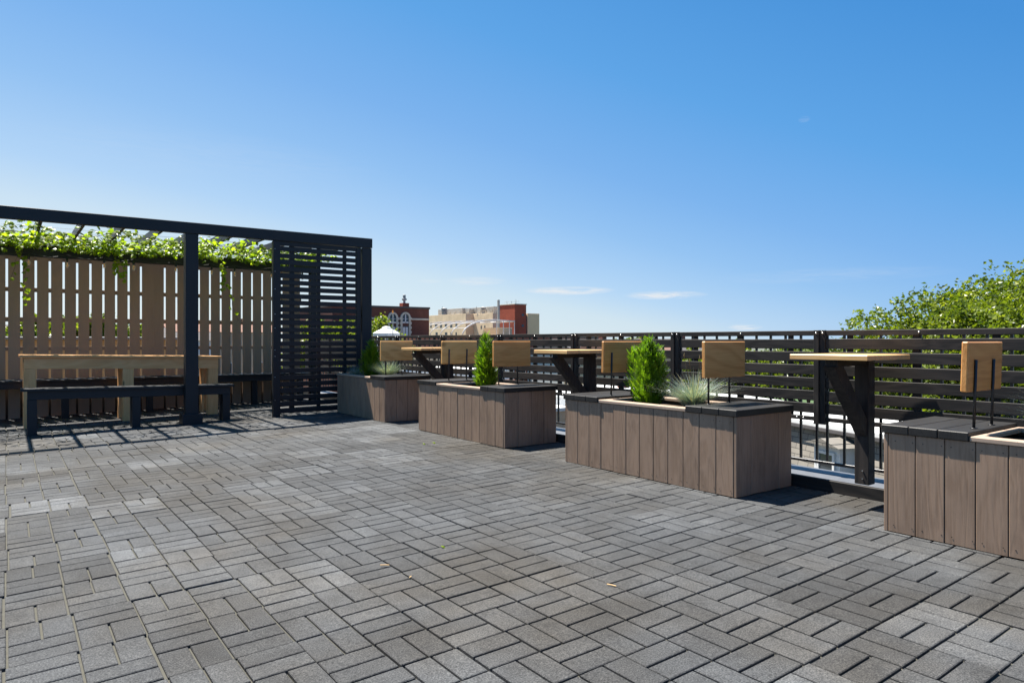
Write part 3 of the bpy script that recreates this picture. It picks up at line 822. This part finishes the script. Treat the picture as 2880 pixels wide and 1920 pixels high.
# ------------------------------------------------------------------ town beyond
GZ = -7.5
mb = MB(); mb.add([(-4000, -4000, GZ), (4000, -4000, GZ), (4000, 4000, GZ), (-4000, 4000, GZ)], [(0, 1, 2, 3)]); tag(mb.build('ground', M['ground']), 'town ground far below the roof terrace', None, None, 'structure')
mb = MB(); x0, y0 = at(1560, 62)
mb.box((x0 - 14, y0 - 6, GZ + .004), (x0 + 22, y0 + 9, GZ + .03), raw=True); tag(mb.build('lawn', M['lawn']), 'green lawn below the railing gap', None, None, 'structure')

def rawbox(lo, hi): 
    m = MB(); m.box(lo, hi, bev=.01, raw=True); return m
# brick hall with arched windows
Zb = 90.; Xr, Yb = at(1207, Zb); zt_ = zz(869.4, Zb); Xl, _ = on_y(935, Yb)
bh = thing('brick_hall', ((Xl + Xr) / 2, Yb, GZ), 'dark red-brown brick hall with two tall arched windows in pale stone', 'building')
rawbox((Xl, Yb, GZ), (Xr, Yb + 16, zt_)).build('wall', M['red'], bh)
rawbox((Xl - .1, Yb - .12, zt_), (Xr + .1, Yb + 16.1, zt_ + .25)).build('parapet_coping', M['roofd'], bh)
Xw = on_y(1207, Yb)[0]; zb_ = zz(898, Zb)
for (pa, pb) in ((935, 1089), (1119, 1124.5), (1154.5, 1206)):
    xa, xb = on_y(pa, Yb)[0], on_y(pb, Yb)[0]
    rawbox((xa, Yb - .1, zb_ - .12), (xb, Yb - .003, zb_ + .1)).build('stone_band', M['stone'], bh)
def arch(pa, pb):
    (xa, Za), (xb, Zb2) = on_y(pa, Yb), on_y(pb, Yb); xm = (xa + xb) / 2; ro = (xb - xa) / 2; Zm = (Za + Zb2) / 2
    ztop = zz(877.5, Zm); zs = ztop - ro; ri = ro * .66; zbot = zz(950, Zm)
    pts_o = [(xm - ro, zbot), (xm - ro, zs)] + [(xm - ro * math.cos(PI * k / 12), zs + ro * math.sin(PI * k / 12)) for k in range(1, 12)] + [(xm + ro, zs), (xm + ro, zbot)]
    pts_i = [(xm - ri, zbot), (xm - ri, zs)] + [(xm - ri * math.cos(PI * k / 12), zs + ri * math.sin(PI * k / 12)) for k in range(1, 12)] + [(xm + ri, zs), (xm + ri, zbot)]
    N = len(pts_o); m = MB(); vs = [(x, Yb - .18, z) for x, z in pts_o] + [(x, Yb - .18, z) for x, z in pts_i] + [(x, Yb - .003, z) for x, z in pts_o] + [(x, Yb - .003, z) for x, z in pts_i]
    fs = []
    for k in range(N - 1): fs += [(k, k + 1, N + k + 1, N + k), (2*N+k, k, k+1, 2*N+k+1)[::-1], (N+k, N+k+1, 3*N+k+1, 3*N+k)]
    m.add(vs, fs)
    nq = 9
    for k in range(nq):
        z = zbot + (zs - zbot) * k / nq
        if k % 2 == 0:
            for sg in (-1, 1): m.box((xm + sg * ro - .14, Yb - .2, z), (xm + sg * ro + .14, Yb - .004, z + .32), bev=.01, raw=True)
    w = m.build('window', M['stone'], bh)
    m = MB(); m.add([(x, Yb - .03, z) for x, z in pts_i], [tuple(range(N))[::-1]]); m.build('pane', M['glass'], w)
    m = MB(); z1 = zz(909, Zm); z2 = zz(916.5, Zm)
    m.box((xm - ri, Yb - .10, z2), (xm + ri, Yb - .035, z1), bev=.01, raw=True); m.build('spandrel', M['red'], w)
    m = MB()
    m.box((xm - .07, Yb - .12, z1), (xm + .07, Yb - .04, ztop - .3), bev=.01, raw=True)
    m.box((xm - ri, Yb - .08, zz(897, Zm)), (xm - .08, Yb - .04, zz(896, Zm)), bev=.01, raw=True); m.box((xm + .08, Yb - .08, zz(897, Zm)), (xm + ri, Yb - .04, zz(896, Zm)), bev=.01, raw=True)
    m.box((xm - ri, Yb - .12, z1 + .003), (xm + ri, Yb - .04, z1 + .2), bev=.01, raw=True)
    m.box((xm - ri + .1, Yb - .09, zbot), (xm - .04, Yb - .04, z2 - .15), bev=.01, raw=True); m.box((xm + .04, Yb - .09, zbot), (xm + ri - .1, Yb - .04, z2 - .15), bev=.01, raw=True)
    m.build('mullion', M['white'], w)
arch(1090, 1118); arch(1125.8, 1153.4)
xa = on_y(1133, Yb + 3)[0]; xb = on_y(1151, Yb + 3)[0]; zc = zz(855, Zb + 4)
ck = rawbox((xa, Yb + 3, zt_), (xb, Yb + 4, zc)).build('chimney', M['redt'], bh)
mb = MB(); xm = (xa + xb) / 2; mb.lathe([(.16, 0), (.16, .35), (.34, .4), (.34, .6), (.2, .65), (.2, 1.1), (.1, 1.15), (0, 1.15)], (xm, Yb + 3.5, zc), 10); mb.build('vent', M['grey'], ck)

# tan block with rooftop plant, red tower
Za = 112.; Xa, Ya = at(1310, Za); za = zz(881.5, Za)
tb = thing('tan_apartment_block', (Xa, Ya, GZ), 'tan brick apartment block with grey machinery on its flat roof', 'building')
rawbox((Xa, Ya, GZ), (Xa + 14, Ya + 34, za)).build('wall', M['tanw'], tb)
Xb = on_y(1331, Ya)[0]; Yc, Zc = on_x(1386, Xb); zb2 = zz(880, Zc); Xe = on_y(1420, Yc)[0]
rawbox((Xb, Yc, GZ), (Xe + 6, Ya - .003, zb2)).build('wall', M['tanw'], tb)
for (px0, px1, py0, py1) in ((1223, 1230, 908, 921), (1237.5, 1243, 908, 921), (1251, 1257.5, 908, 921), (1266, 1272, 908, 921), (1281, 1286, 908, 921), (1210, 1214, 908, 921), (1225, 1231, 934, 942), (1251, 1258, 934, 942), (1267, 1272, 934, 942), (1281, 1285, 934, 942)):
    ya, Z1 = on_x(px0, Xa); yb, Z2 = on_x(px1, Xa); Zm = (Z1 + Z2) / 2
    rawbox((Xa - .02, yb, zz(py1, Zm)), (Xa + .1, ya, zz(py0, Zm))).build('window', M['glass'], tb)
for (px0, px1, py0, py1) in ((1352, 1355, 915, 924), (1362, 1365, 915, 924)):
    ya, Z1 = on_x(px0, Xb); yb, Z2 = on_x(px1, Xb); Zm = (Z1 + Z2) / 2
    rawbox((Xb - .02, yb, zz(py1, Zm)), (Xb + .1, ya, zz(py0, Zm))).build('window', M['glass'], tb)
def unit(px0, px1, py, X0, dx, label_mat, nm='roof_unit', zb=None):
    ya, Z1 = on_x(px0, X0); yb, Z2 = on_x(px1, X0); zt2_ = zz(py, (Z1 + Z2) / 2)
    m = MB(); z0 = zb if zb is not None else za
    m.box((X0, yb, z0), (X0 + dx, ya, zt2_), bev=.03, raw=True)
    n = max(2, int((ya - yb) / 1.6))
    for k in range(n):
        y = yb + (ya - yb) * (k + .5) / n
        m.box((X0 - .05, y - .5, z0 + .35), (X0 - .003, y + .2, zt2_ - .4), bev=.02, raw=True)
    return m.build(nm, label_mat, tb)
unit(1232, 1249, 870, Xa + 1.5, 4, M['grey']); unit(1256, 1300, 867.5, Xa + 2, 5, M['grey']); unit(1301, 1320, 869, Xa + 2.5, 4, M['grey'])
unit(1324, 1388, 863.5, Xb + 2, 5, M['grey'], zb=zb2)
for px in (1249, 1359):
    xq, yq = at(px, 109 if px < 1300 else Zc + 4); zq = za if px < 1300 else zz(873, Zc)
    mb = MB(); mb.lathe([(.35, -.3), (.35, .15), (.5, .2), (.5, .35), (.35, .42), (.48, .55), (.48, .68), (0, .85)], (xq, yq, zq), 12); mb.build('roof_fan', M['grey'], tb)
mb = MB()
for px, py in ((1244, 862), (1340, 862)):
    xq, yq = at(px, 112); mb.tube([(xq, yq, za), (xq, yq, zz(py, 112))], .04, 5)
mb.build('aerial', M['grey'], tb)

Zr = 100.; Xr_, Yr_ = at(1448, Zr); zr = zz(856, Zr)
rt_ = thing('red_brick_tower', (Xr_, Yr_, GZ), 'taller red brick stair tower with two small windows beside the tan block', 'building')
yl, _ = on_x(1403, Xr_); xr2, _ = on_y(1480, Yr_)
rawbox((Xr_, Yr_, GZ), (xr2, yl, zr)).build('wall', M['redt'], rt_)
rawbox((Xr_ - .08, Yr_ - .08, zr), (xr2 + .08, yl + .08, zr + .14)).build('coping', M['stone'], rt_)
for (py0, py1) in ((881.5, 888), (912, 919)):
    x0, _ = on_y(1467, Yr_); x1, _ = on_y(1473.5, Yr_); rawbox((x0, Yr_ - .03, zz(py1, Zr)), (x1, Yr_ + .1, zz(py0, Zr))).build('window', M['glass'], rt_)
xq, yq = at(1402, 97.); mb = MB(); mb.box((xq - .14, yq - .14, 1), (xq + .14, yq + .14, zz(843, 97)), bev=.02, raw=True); mb.build('flue', M['grey'], rt_)
mb = MB()
for px, py in ((1426, 847), (1451, 842)):
    xq, yq = at(px, 104); mb.tube([(xq, yq, zr), (xq, yq, zz(py, 104))], .035, 5)
xq, yq = at(1439, 104); mb.tube([(xq - 1, yq + .6, zr + .6), (xq + 1, yq - .6, zr + .7)], .03, 5); mb.tube([(xq, yq, zr), (xq, yq, zr + .7)], .03, 5)
mb.build('aerial', M['grey'], rt_)
ts = thing('tan_end_block', (*at(1500, 108), GZ), 'narrow tan block with a glazed strip, right of the red tower', 'building')
x0, y0 = at(1484, 108); x1, _ = on_y(1517, y0)
rawbox((x0, y0, GZ), (x1, y0 + 9, zz(881, 108))).build('wall', M['lit_tan'], ts)
xg, _ = on_y(1480.5, y0 + .2); rawbox((xg - 1., y0 + .2, GZ), (x0 - .003, y0 + 3, zz(885, 108))).build('window', M['glass'], ts)
le = thing('low_tan_annex', (*at(1420, 95), GZ), 'low tan annex in front of the red tower', 'building')
x0, y0 = at(1401, 93.); x1, _ = on_y(1440, y0); rawbox((x0, y0, GZ), (x1, y0 + 3.5, zz(922, 93))).build('wall', M['beige'], le)
rawbox((x0 - .05, y0 - .05, zz(922, 93)), (x1 + .05, y0 + 3.55, zz(921, 93))).build('coping', M['stone'], le)

# white arched canopy frame on a roof
Zv = 85.; Xv, Yv = at(1301, Zv)
vf = thing('arched_canopy_frame', (Xv, Yv, zz(945, Zv)), 'bare white steel frame of curved ribs on a rooftop', 'canopy frame')
def prof(dY):
    s_ = []
    xb0 = Xv; zb = zz(943, Zv); ztp = zz(897.5, Zv)
    x_arc = on_y(1390, Yv)[0]; x_end = on_y(1447, Yv)[0]
    for k in range(11):
        a = PI / 2 * k / 10; s_.append((xb0 + (x_arc - xb0) * (1 - math.cos(a)), Yv + dY, zb + (ztp - zb) * math.sin(a)))
    return s_, (x_end, Yv + dY, ztp - .15), zb
mb = MB(); pp = []
for k in range(6):
    s_, e_, zb = prof(k * 2.7); m = MB(); m.tube(s_ + [e_], .085 if k == 0 else .06, 7); m.build('rib', M['steel'], vf, True); pp.append((s_, e_, zb))
for t in (3, 6, 10):
    m = MB(); m.tube([p[0][t] for p in pp], .045, 6); m.build('purlin', M['steel'], vf)
m = MB(); m.tube([p[1] for p in pp], .08, 6); m.build('purlin', M['steel'], vf)
for f_ in (.12, .45, .75, 1.):
    s_, e_, zb = pp[0]; x = s_[-1][0] + (e_[0] - s_[-1][0]) * f_; m = MB(); m.tube([(x, Yv, zb - 1), (x, Yv, s_[-1][2] - .02)], .055, 6); m.build('post', M['steel'], vf)
rawbox((Xv - 1, Yv - 1, GZ), (pp[0][1][0] + 1, Yv + 15, zz(946, Zv))).build('roof_base', M['beige'], vf)

# white gazebo tent and flagpole
Zg = 50.; xg, yg = at(1087, Zg); k_ = Zg / F_
gt = thing('white_tent', (xg, yg, GZ), 'small white eight-sided tent roof with a raised cap', 'tent')
def octa(rings, name, mat):
    m = MB(); vs = []; fs = []
    for (r, z) in rings:
        for k in range(8): a = PI / 8 + PI / 4 * k; vs.append((xg + r * math.cos(a), yg + r * math.sin(a), z))
    for i in range(len(rings) - 1):
        for k in range(8): fs.append((i*8+k, i*8+(k+1) % 8, (i+1)*8+(k+1) % 8, (i+1)*8+k))
    fs.append(tuple(range((len(rings)-1)*8, len(rings)*8))); m.add(vs, fs); return m.build(name, mat, gt)
octa([(38 * k_, zz(937, Zg)), (24 * k_, zz(929, Zg)), (12 * k_, zz(923.5, Zg))], 'canopy', M['white'])
octa([(11 * k_, zz(923.4, Zg)), (11 * k_, zz(922, Zg)), (14 * k_, zz(922, Zg)), (8 * k_, zz(918, Zg)), (2 * k_, zz(917, Zg))], 'cap', M['white'])
octa([(37 * k_, zz(946, Zg)), (37 * k_, zz(937.2, Zg))], 'valance', M['white'])
m = MB()
for k in range(8): a = PI / 8 + PI / 4 * k; m.tube([(xg + 36 * k_ * math.cos(a), yg + 36 * k_ * math.sin(a), GZ), (xg + 36 * k_ * math.cos(a), yg + 36 * k_ * math.sin(a), zz(946, Zg))], .06, 6)
m.build('poles', M['white'], gt)
xf, yf = at(1105, 46); fp = thing('flagpole', (xf, yf, GZ), 'thin flagpole with a gold tip in front of the brick hall', 'flagpole')
m = MB(); m.tube([(xf, yf, GZ), (xf, yf, zz(879, 46))], .035, 6); m.build('pole', M['stone'], fp)
m = MB(); m.lathe([(0, -.06), (.06, 0), (.04, .1), (0, .18)], (xf, yf, zz(879, 46)), 8); m.build('finial', M['amber'], fp)

# long faded brick building beyond the lawn
x0, y0 = at(1190, 92); lb = thing('long_brick_building', (x0, y0, GZ), 'long low faded-red brick building behind the middle bar table', 'building')
x1 = on_y(1640, 62 * cA)[0]
Yl = at(1560, 74)[1]; xa = on_y(1150, Yl)[0]; xb = on_y(1690, Yl)[0]
rawbox((xa, Yl, GZ), (xb, Yl + 10, zz(949, 74))).build('wall', M['redl'], lb)
rawbox((xa - .1, Yl - .1, zz(949, 74)), (xb + .1, Yl + 10.1, zz(949, 74) + .12)).build('coping', M['stone'], lb)
n = 16
for k in range(n):
    x = xa + (xb - xa) * (k + .5) / n
    for zb_, h_ in ((-5.9, 1.6), (-2.7, 1.6)):
        m = MB(); m.box((x - .65, Yl - .06, zb_ - .1), (x + .65, Yl - .004, zb_ + h_ + .15), bev=.01, raw=True); w = m.build('window', M['white'], lb)
        m = MB(); m.box((x - .52, Yl - .08, zb_ + .05), (x + .52, Yl - .063, zb_ + h_), bev=.01, raw=True); m.build('pane', M['glass'], w)

# row houses and garages seen between the slats
def house(px, Z, w, d, ztop, mat, roof, label, gable=True, grp='row houses beyond the railing', rot=0., nwin=3):
    X, Y = at(px, Z); root = thing('row_house', (X, Y, GZ), label, 'house', grp)
    Rm = Matrix.Rotation(rot, 3, 'Z')
    def tr_(m):
        m.v = [tuple(Rm @ Vector((v[0], v[1], 0)) + Vector((X, Y, v[2]))) for v in m.v]; return m
    m = MB(); m.box((-w/2, 0, GZ), (w/2, d, ztop), bev=.01, raw=True); tr_(m).build('wall', mat, root)
    m = MB()
    if gable:
        rh = 1.3; o = .25; vs = [(-w/2-o, -o, ztop), (w/2+o, -o, ztop), (w/2+o, d+o, ztop), (-w/2-o, d+o, ztop), (-w/2-o, d/2, ztop+rh), (w/2+o, d/2, ztop+rh)]
        m.add(vs, [(0, 1, 5, 4), (2, 3, 4, 5), (1, 2, 5), (3, 0, 4), (3, 2, 1, 0)])
    else:
        m.box((-w/2-.1, -.1, ztop + .002), (w/2+.1, d+.1, ztop+.22), bev=.02, raw=True)
    tr_(m).build('roof', roof, root)
    m = MB(); m.box((w*.2, d*.45, ztop+.1), (w*.2+.6, d*.45+.6, ztop+(1.55 if gable else .8)), bev=.02, raw=True); tr_(m).build('chimney', M['redl'], root)
    for k in range(nwin):
        for zb in (-5.6, -2.6):
            if zb + 1.5 > ztop: continue
            x = -w/2 + w*(k+.5)/nwin; m = MB(); m.box((x-.5, -.05, zb-.08), (x+.5, -.004, zb+1.48), bev=.01, raw=True); wn = tr_(m).build('window', M['white'], root)
            m = MB(); m.box((x-.4, -.07, zb), (x+.4, -.053, zb+1.4), bev=.01, raw=True); tr_(m).build('pane', M['glass'], wn)
house(1730, 66, 9, 8, .05, M['white'], M['roofd'], 'white house with dark gable roof right of the long brick building')
house(1860, 58, 8, 8, -.2, M['beige'], M['roofr'], 'beige house with brown gable roof behind the bushy-shrub seat back')
house(1960, 70, 10, 8, .1, M['redl'], M['roofd'], 'brick house with dark gable roof behind the low bushy tree')
house(1450, 44, 7, 6, -2.3, M['white'], M['wroof'], 'low white flat-roofed garage in front of the brick school wall', False)
house(1600, 40, 8, 6, -2.9, M['beige'], M['wroof'], 'low beige flat-roofed garage beside the green lawn', False)
house(1300, 52, 9, 6, -1.2, M['white'], M['wroof'], 'white flat-roofed workshop behind the narrow-shrub planter', False)
house(1190, 60, 8, 7, -.1, M['beige'], M['wroof'], 'pale flat-roofed house behind the farthest bar table', False)
house(1800, 42, 9, 7, -2.2, M['white'], M['wroof'], 'white flat-roofed house just beyond the lawn', False)
house(40, 70, 10, 8, 1.6, M['white'], M['roofd'], 'white house far behind the tan fence at the frame edge', True, 'houses beyond the fence')
house(470, 66, 9, 8, 1.2, M['white'], M['roofd'], 'white house far behind the tan fence near the pergola post', True, 'houses beyond the fence')
house(640, 72, 11, 8, 2.1, M['beige'], M['roofr'], 'beige house far behind the tan fence near the screen', True, 'houses beyond the fence')

# neighbour's tan parapet, its sunlight put into the colour, seen through the fence gaps
nw = thing('neighbour_wall', (1, 17, GZ), 'tan wall with sunlight put into its colour, glimpsed through the tan fence gaps', 'wall')
rawbox((-6, 16.6, GZ), (3.2, 16.9, 1.22)).build('wall', M['sunwood'], nw)
rawbox((-6.1, 16.5, 1.222), (3.3, 17., 1.28)).build('coping', M['grey'], nw)

# grey shingled mansard house below the railing on the right
mh = thing('mansard_house', (0, 0, 0), 'weathered grey shingle mansard roof with white dormer below the railing', 'house')
Pm = Vector((*at(2385, 17.0), 0)); ang = math.atan2(*at(950, 100)[::-1])   # wall runs along this bearing
dirv = Vector((math.cos(ang), math.sin(ang), 0)); outv = Vector((math.sin(ang), -math.cos(ang), 0))
if outv.dot(Pm) > 0: outv = -outv
zt3 = zz(1206, 17.0)
def L(a, o, z): return Pm + dirv * a + outv * o + Vector((0, 0, z))
def quadbox(m, a0, a1, o0, o1, z0, z1, slope=0.):
    vs = []
    for z in (z0, z1):
        for (a, o) in ((a0, o0), (a1, o0), (a1, o1), (a0, o1)):
            vs.append(L(a, o + slope * (z1 - z), z))
    m.add(vs, [(0, 1, 2, 3), (7, 6, 5, 4), (0, 4, 5, 1), (1, 5, 6, 2), (2, 6, 7, 3), (3, 7, 4, 0)], [(a, o * .0, z) for z in (z0, z1) for (a, o) in ((a0, o0), (a1, o0), (a1, o1), (a0, o1))])
m = MB(); quadbox(m, -9, 14, -3.1, 0, zt3 - 3.4, zt3 - .05, .22); m.build('mansard', M['slate'], mh)
m = MB(); quadbox(m, -9, 14, -3.0, -.2, GZ, zt3 - 3.41); m.build('wall', M['redl'], mh)
m = MB(); quadbox(m, -9.2, 14.2, -3.2, .20, zt3 - .045, zt3 + .05); m.build('roof', M['wroof'], mh)
m = MB(); quadbox(m, -9.2, 14.2, .12, .26, zt3 - .13, zt3 - .05); m.build('gutter', M['roofd'], mh)
dm = MB(); quadbox(dm, -.46, .46, -.6, .62, zt3 - 1.9, zt3 - .36); d_ = dm.build('dormer', M['white'], mh)
m = MB(); vs = [L(-.62, .80, zt3 - .37), L(.62, .80, zt3 - .37), L(0, .80, zt3 - .20), L(-.62, -.6, zt3 - .37), L(.62, -.6, zt3 - .37), L(0, -.6, zt3 - .20)]
m.add(vs, [(0, 1, 2), (5, 4, 3), (0, 2, 5, 3), (2, 1, 4, 5), (1, 0, 3, 4)]); m.build('dormer_roof', M['slate'], d_)
m = MB(); quadbox(m, -.24, .24, .622, .64, zt3 - 1.6, zt3 - .60); m.build('pane', M['glass'], d_)
m = MB(); quadbox(m, -.31, -.242, .622, .67, zt3 - 1.66, zt3 - .53); quadbox(m, .242, .31, .622, .67, zt3 - 1.66, zt3 - .53); quadbox(m, -.24, .24, .642, .67, zt3 - 1.12, zt3 - 1.06); quadbox(m, -.24, .24, .622, .67, zt3 - .598, zt3 - .53); m.build('sash', M['white'], d_)

# ------------------------------------------------------------------ sky, sun, camera
SUN = Vector((-.12, .49, 1.)).normalized(); EL = math.asin(SUN.z); AZ = math.atan2(SUN.x, SUN.y)      # sun bearing, from +Y towards +X
EXPO = 1.6; SKYGAIN = 9.0 / 2 ** EXPO
w = D.worlds.new('World'); SC.world = w; w.use_nodes = True; nt = w.node_tree
bg = nt.nodes['Background']
sky = nt.nodes.new('ShaderNodeTexSky'); sky.sky_type = 'NISHITA'; sky.sun_disc = False
sky.sun_elevation = EL; sky.sun_rotation = AZ; sky.air_density = 1.0; sky.dust_density = .35; sky.ozone_density = 3.0; sky.altitude = 50
tc = nt.nodes.new('ShaderNodeTexCoord'); v = tc.outputs['Generated']
# thin fair-weather clouds low over the horizon
sep = nt.nodes.new('ShaderNodeSeparateXYZ'); lk(nt, v, sep.inputs[0])
def cloud(px, py, wx, wy, amt):
    k = (px - CX) / F_; d = Vector((sA + cA * k, cA - sA * k, (H_ - py) / F_)).normalized(); rt = Vector((cA, -sA, 0))
    dp = nt.nodes.new('ShaderNodeVectorMath'); dp.operation = 'DOT_PRODUCT'; lk(nt, v, dp.inputs[0]); dp.inputs[1].default_value = rt
    a = mathn(nt, 'DIVIDE', mathn(nt, 'SUBTRACT', dp.outputs['Value'], d.dot(rt)), wx / F_)
    b = mathn(nt, 'DIVIDE', mathn(nt, 'SUBTRACT', sep.outputs[2], d.z), wy / F_)
    q = mathn(nt, 'ADD', mathn(nt, 'MULTIPLY', a, a), mathn(nt, 'MULTIPLY', b, b))
    return mathn(nt, 'MULTIPLY', mathn(nt, 'SUBTRACT', 1., q, True), amt)
tot = None
for c_ in ((1340, 791, 90, 14, .5), (1210, 791, 40, 6, .35), (1600, 817, 130, 13, 1.0), (1870, 830, 115, 13, .95), (2095, 920, 45, 9, 1.0), (2262, 336, 14, 8, .2), (2330, 775, 260, 22, .12), (620, 440, 420, 60, .05)):
    t_ = cloud(*c_); tot = t_ if tot is None else mathn(nt, 'ADD', tot, t_)
mp = nt.nodes.new('ShaderNodeMapping'); mp.inputs['Scale'].default_value = (9, 9, 90); lk(nt, v, mp.inputs[0])
cn = noise(nt, mp.outputs[0], 2.2, 9, .68, .8)
cf = mathn(nt, 'MULTIPLY', tot, ramp(nt, cn, [(.35, (0, 0, 0)), (.62, (1, 1, 1))]), True)
# clear-air blue: deepest away from the sun and overhead, palest towards the sun and the horizon
dp = nt.nodes.new('ShaderNodeVectorMath'); dp.operation = 'DOT_PRODUCT'; lk(nt, v, dp.inputs[0]); dp.inputs[1].default_value = SUN
zc_ = mathn(nt, 'MAXIMUM', sep.outputs[2], 0.)
wv = mathn(nt, 'SUBTRACT', mathn(nt, 'MAXIMUM', dp.outputs['Value'], .03), mathn(nt, 'MULTIPLY', mathn(nt, 'MINIMUM', zc_, .46), 1.93))
hz = mathn(nt, 'MULTIPLY', mathn(nt, 'POWER', 2.718, mathn(nt, 'MULTIPLY', zc_, -9.)), .10)
wv = mathn(nt, 'MULTIPLY', mathn(nt, 'ADD', mathn(nt, 'ADD', wv, hz), .6), 1 / 1.6)
blue = ramp(nt, wv, [((w_ + .6) / 1.6, c_) for w_, c_ in ((-.6, (.035, .23, .66)), (-.34, (.052, .285, .71)), (-.153, (.10, .37, .80)), (0, (.19, .445, .85)), (.1, (.28, .53, .88)), (.215, (.445, .658, .913)), (.28, (.61, .76, .88)), (.45, (.75, .86, .92)), (1, (.9, .95, 1.)))])
g_ = nt.nodes.new('ShaderNodeVectorMath'); g_.operation = 'SCALE'; g_.inputs['Scale'].default_value = SKYGAIN; lk(nt, blue, g_.inputs[0])
n_ = nt.nodes.new('ShaderNodeVectorMath'); n_.operation = 'SCALE'; n_.inputs['Scale'].default_value = .05; lk(nt, sky.outputs[0], n_.inputs[0])
ad = nt.nodes.new('ShaderNodeVectorMath'); ad.operation = 'ADD'; lk(nt, g_.outputs[0], ad.inputs[0]); lk(nt, n_.outputs[0], ad.inputs[1])
skyc = mixc(nt, cf, ad.outputs[0], (SKYGAIN * .95, SKYGAIN * .96, SKYGAIN * .97))
lk(nt, skyc, bg.inputs['Color']); bg.inputs['Strength'].default_value = .10

sd = D.lights.new('sun', 'SUN'); sd.energy = 5.0; sd.angle = math.radians(.53); sd.color = (1, .945, .855)
so = D.objects.new('sun', sd); COL.objects.link(so)
dv = -SUN; so.rotation_euler = dv.to_track_quat('-Z', 'Y').to_euler(); so.location = (0, 0, 30)

cd = D.cameras.new('camera'); cam = D.objects.new('camera', cd); COL.objects.link(cam)
cam.location = (0, 0, HC); cam.rotation_euler = (PI / 2, 0, -YAW)
cd.sensor_width = 36; cd.lens = 24.0; cd.shift_y = -2.5 / 2880; cd.clip_start = .05; cd.clip_end = 8000
SC.camera = cam
SC.view_settings.view_transform = 'Standard'; SC.view_settings.look = 'None'; SC.view_settings.exposure = EXPO; SC.view_settings.gamma = 1
SC.cycles.max_bounces = 8; SC.cycles.transparent_max_bounces = 16
SC.cycles.use_denoising = True
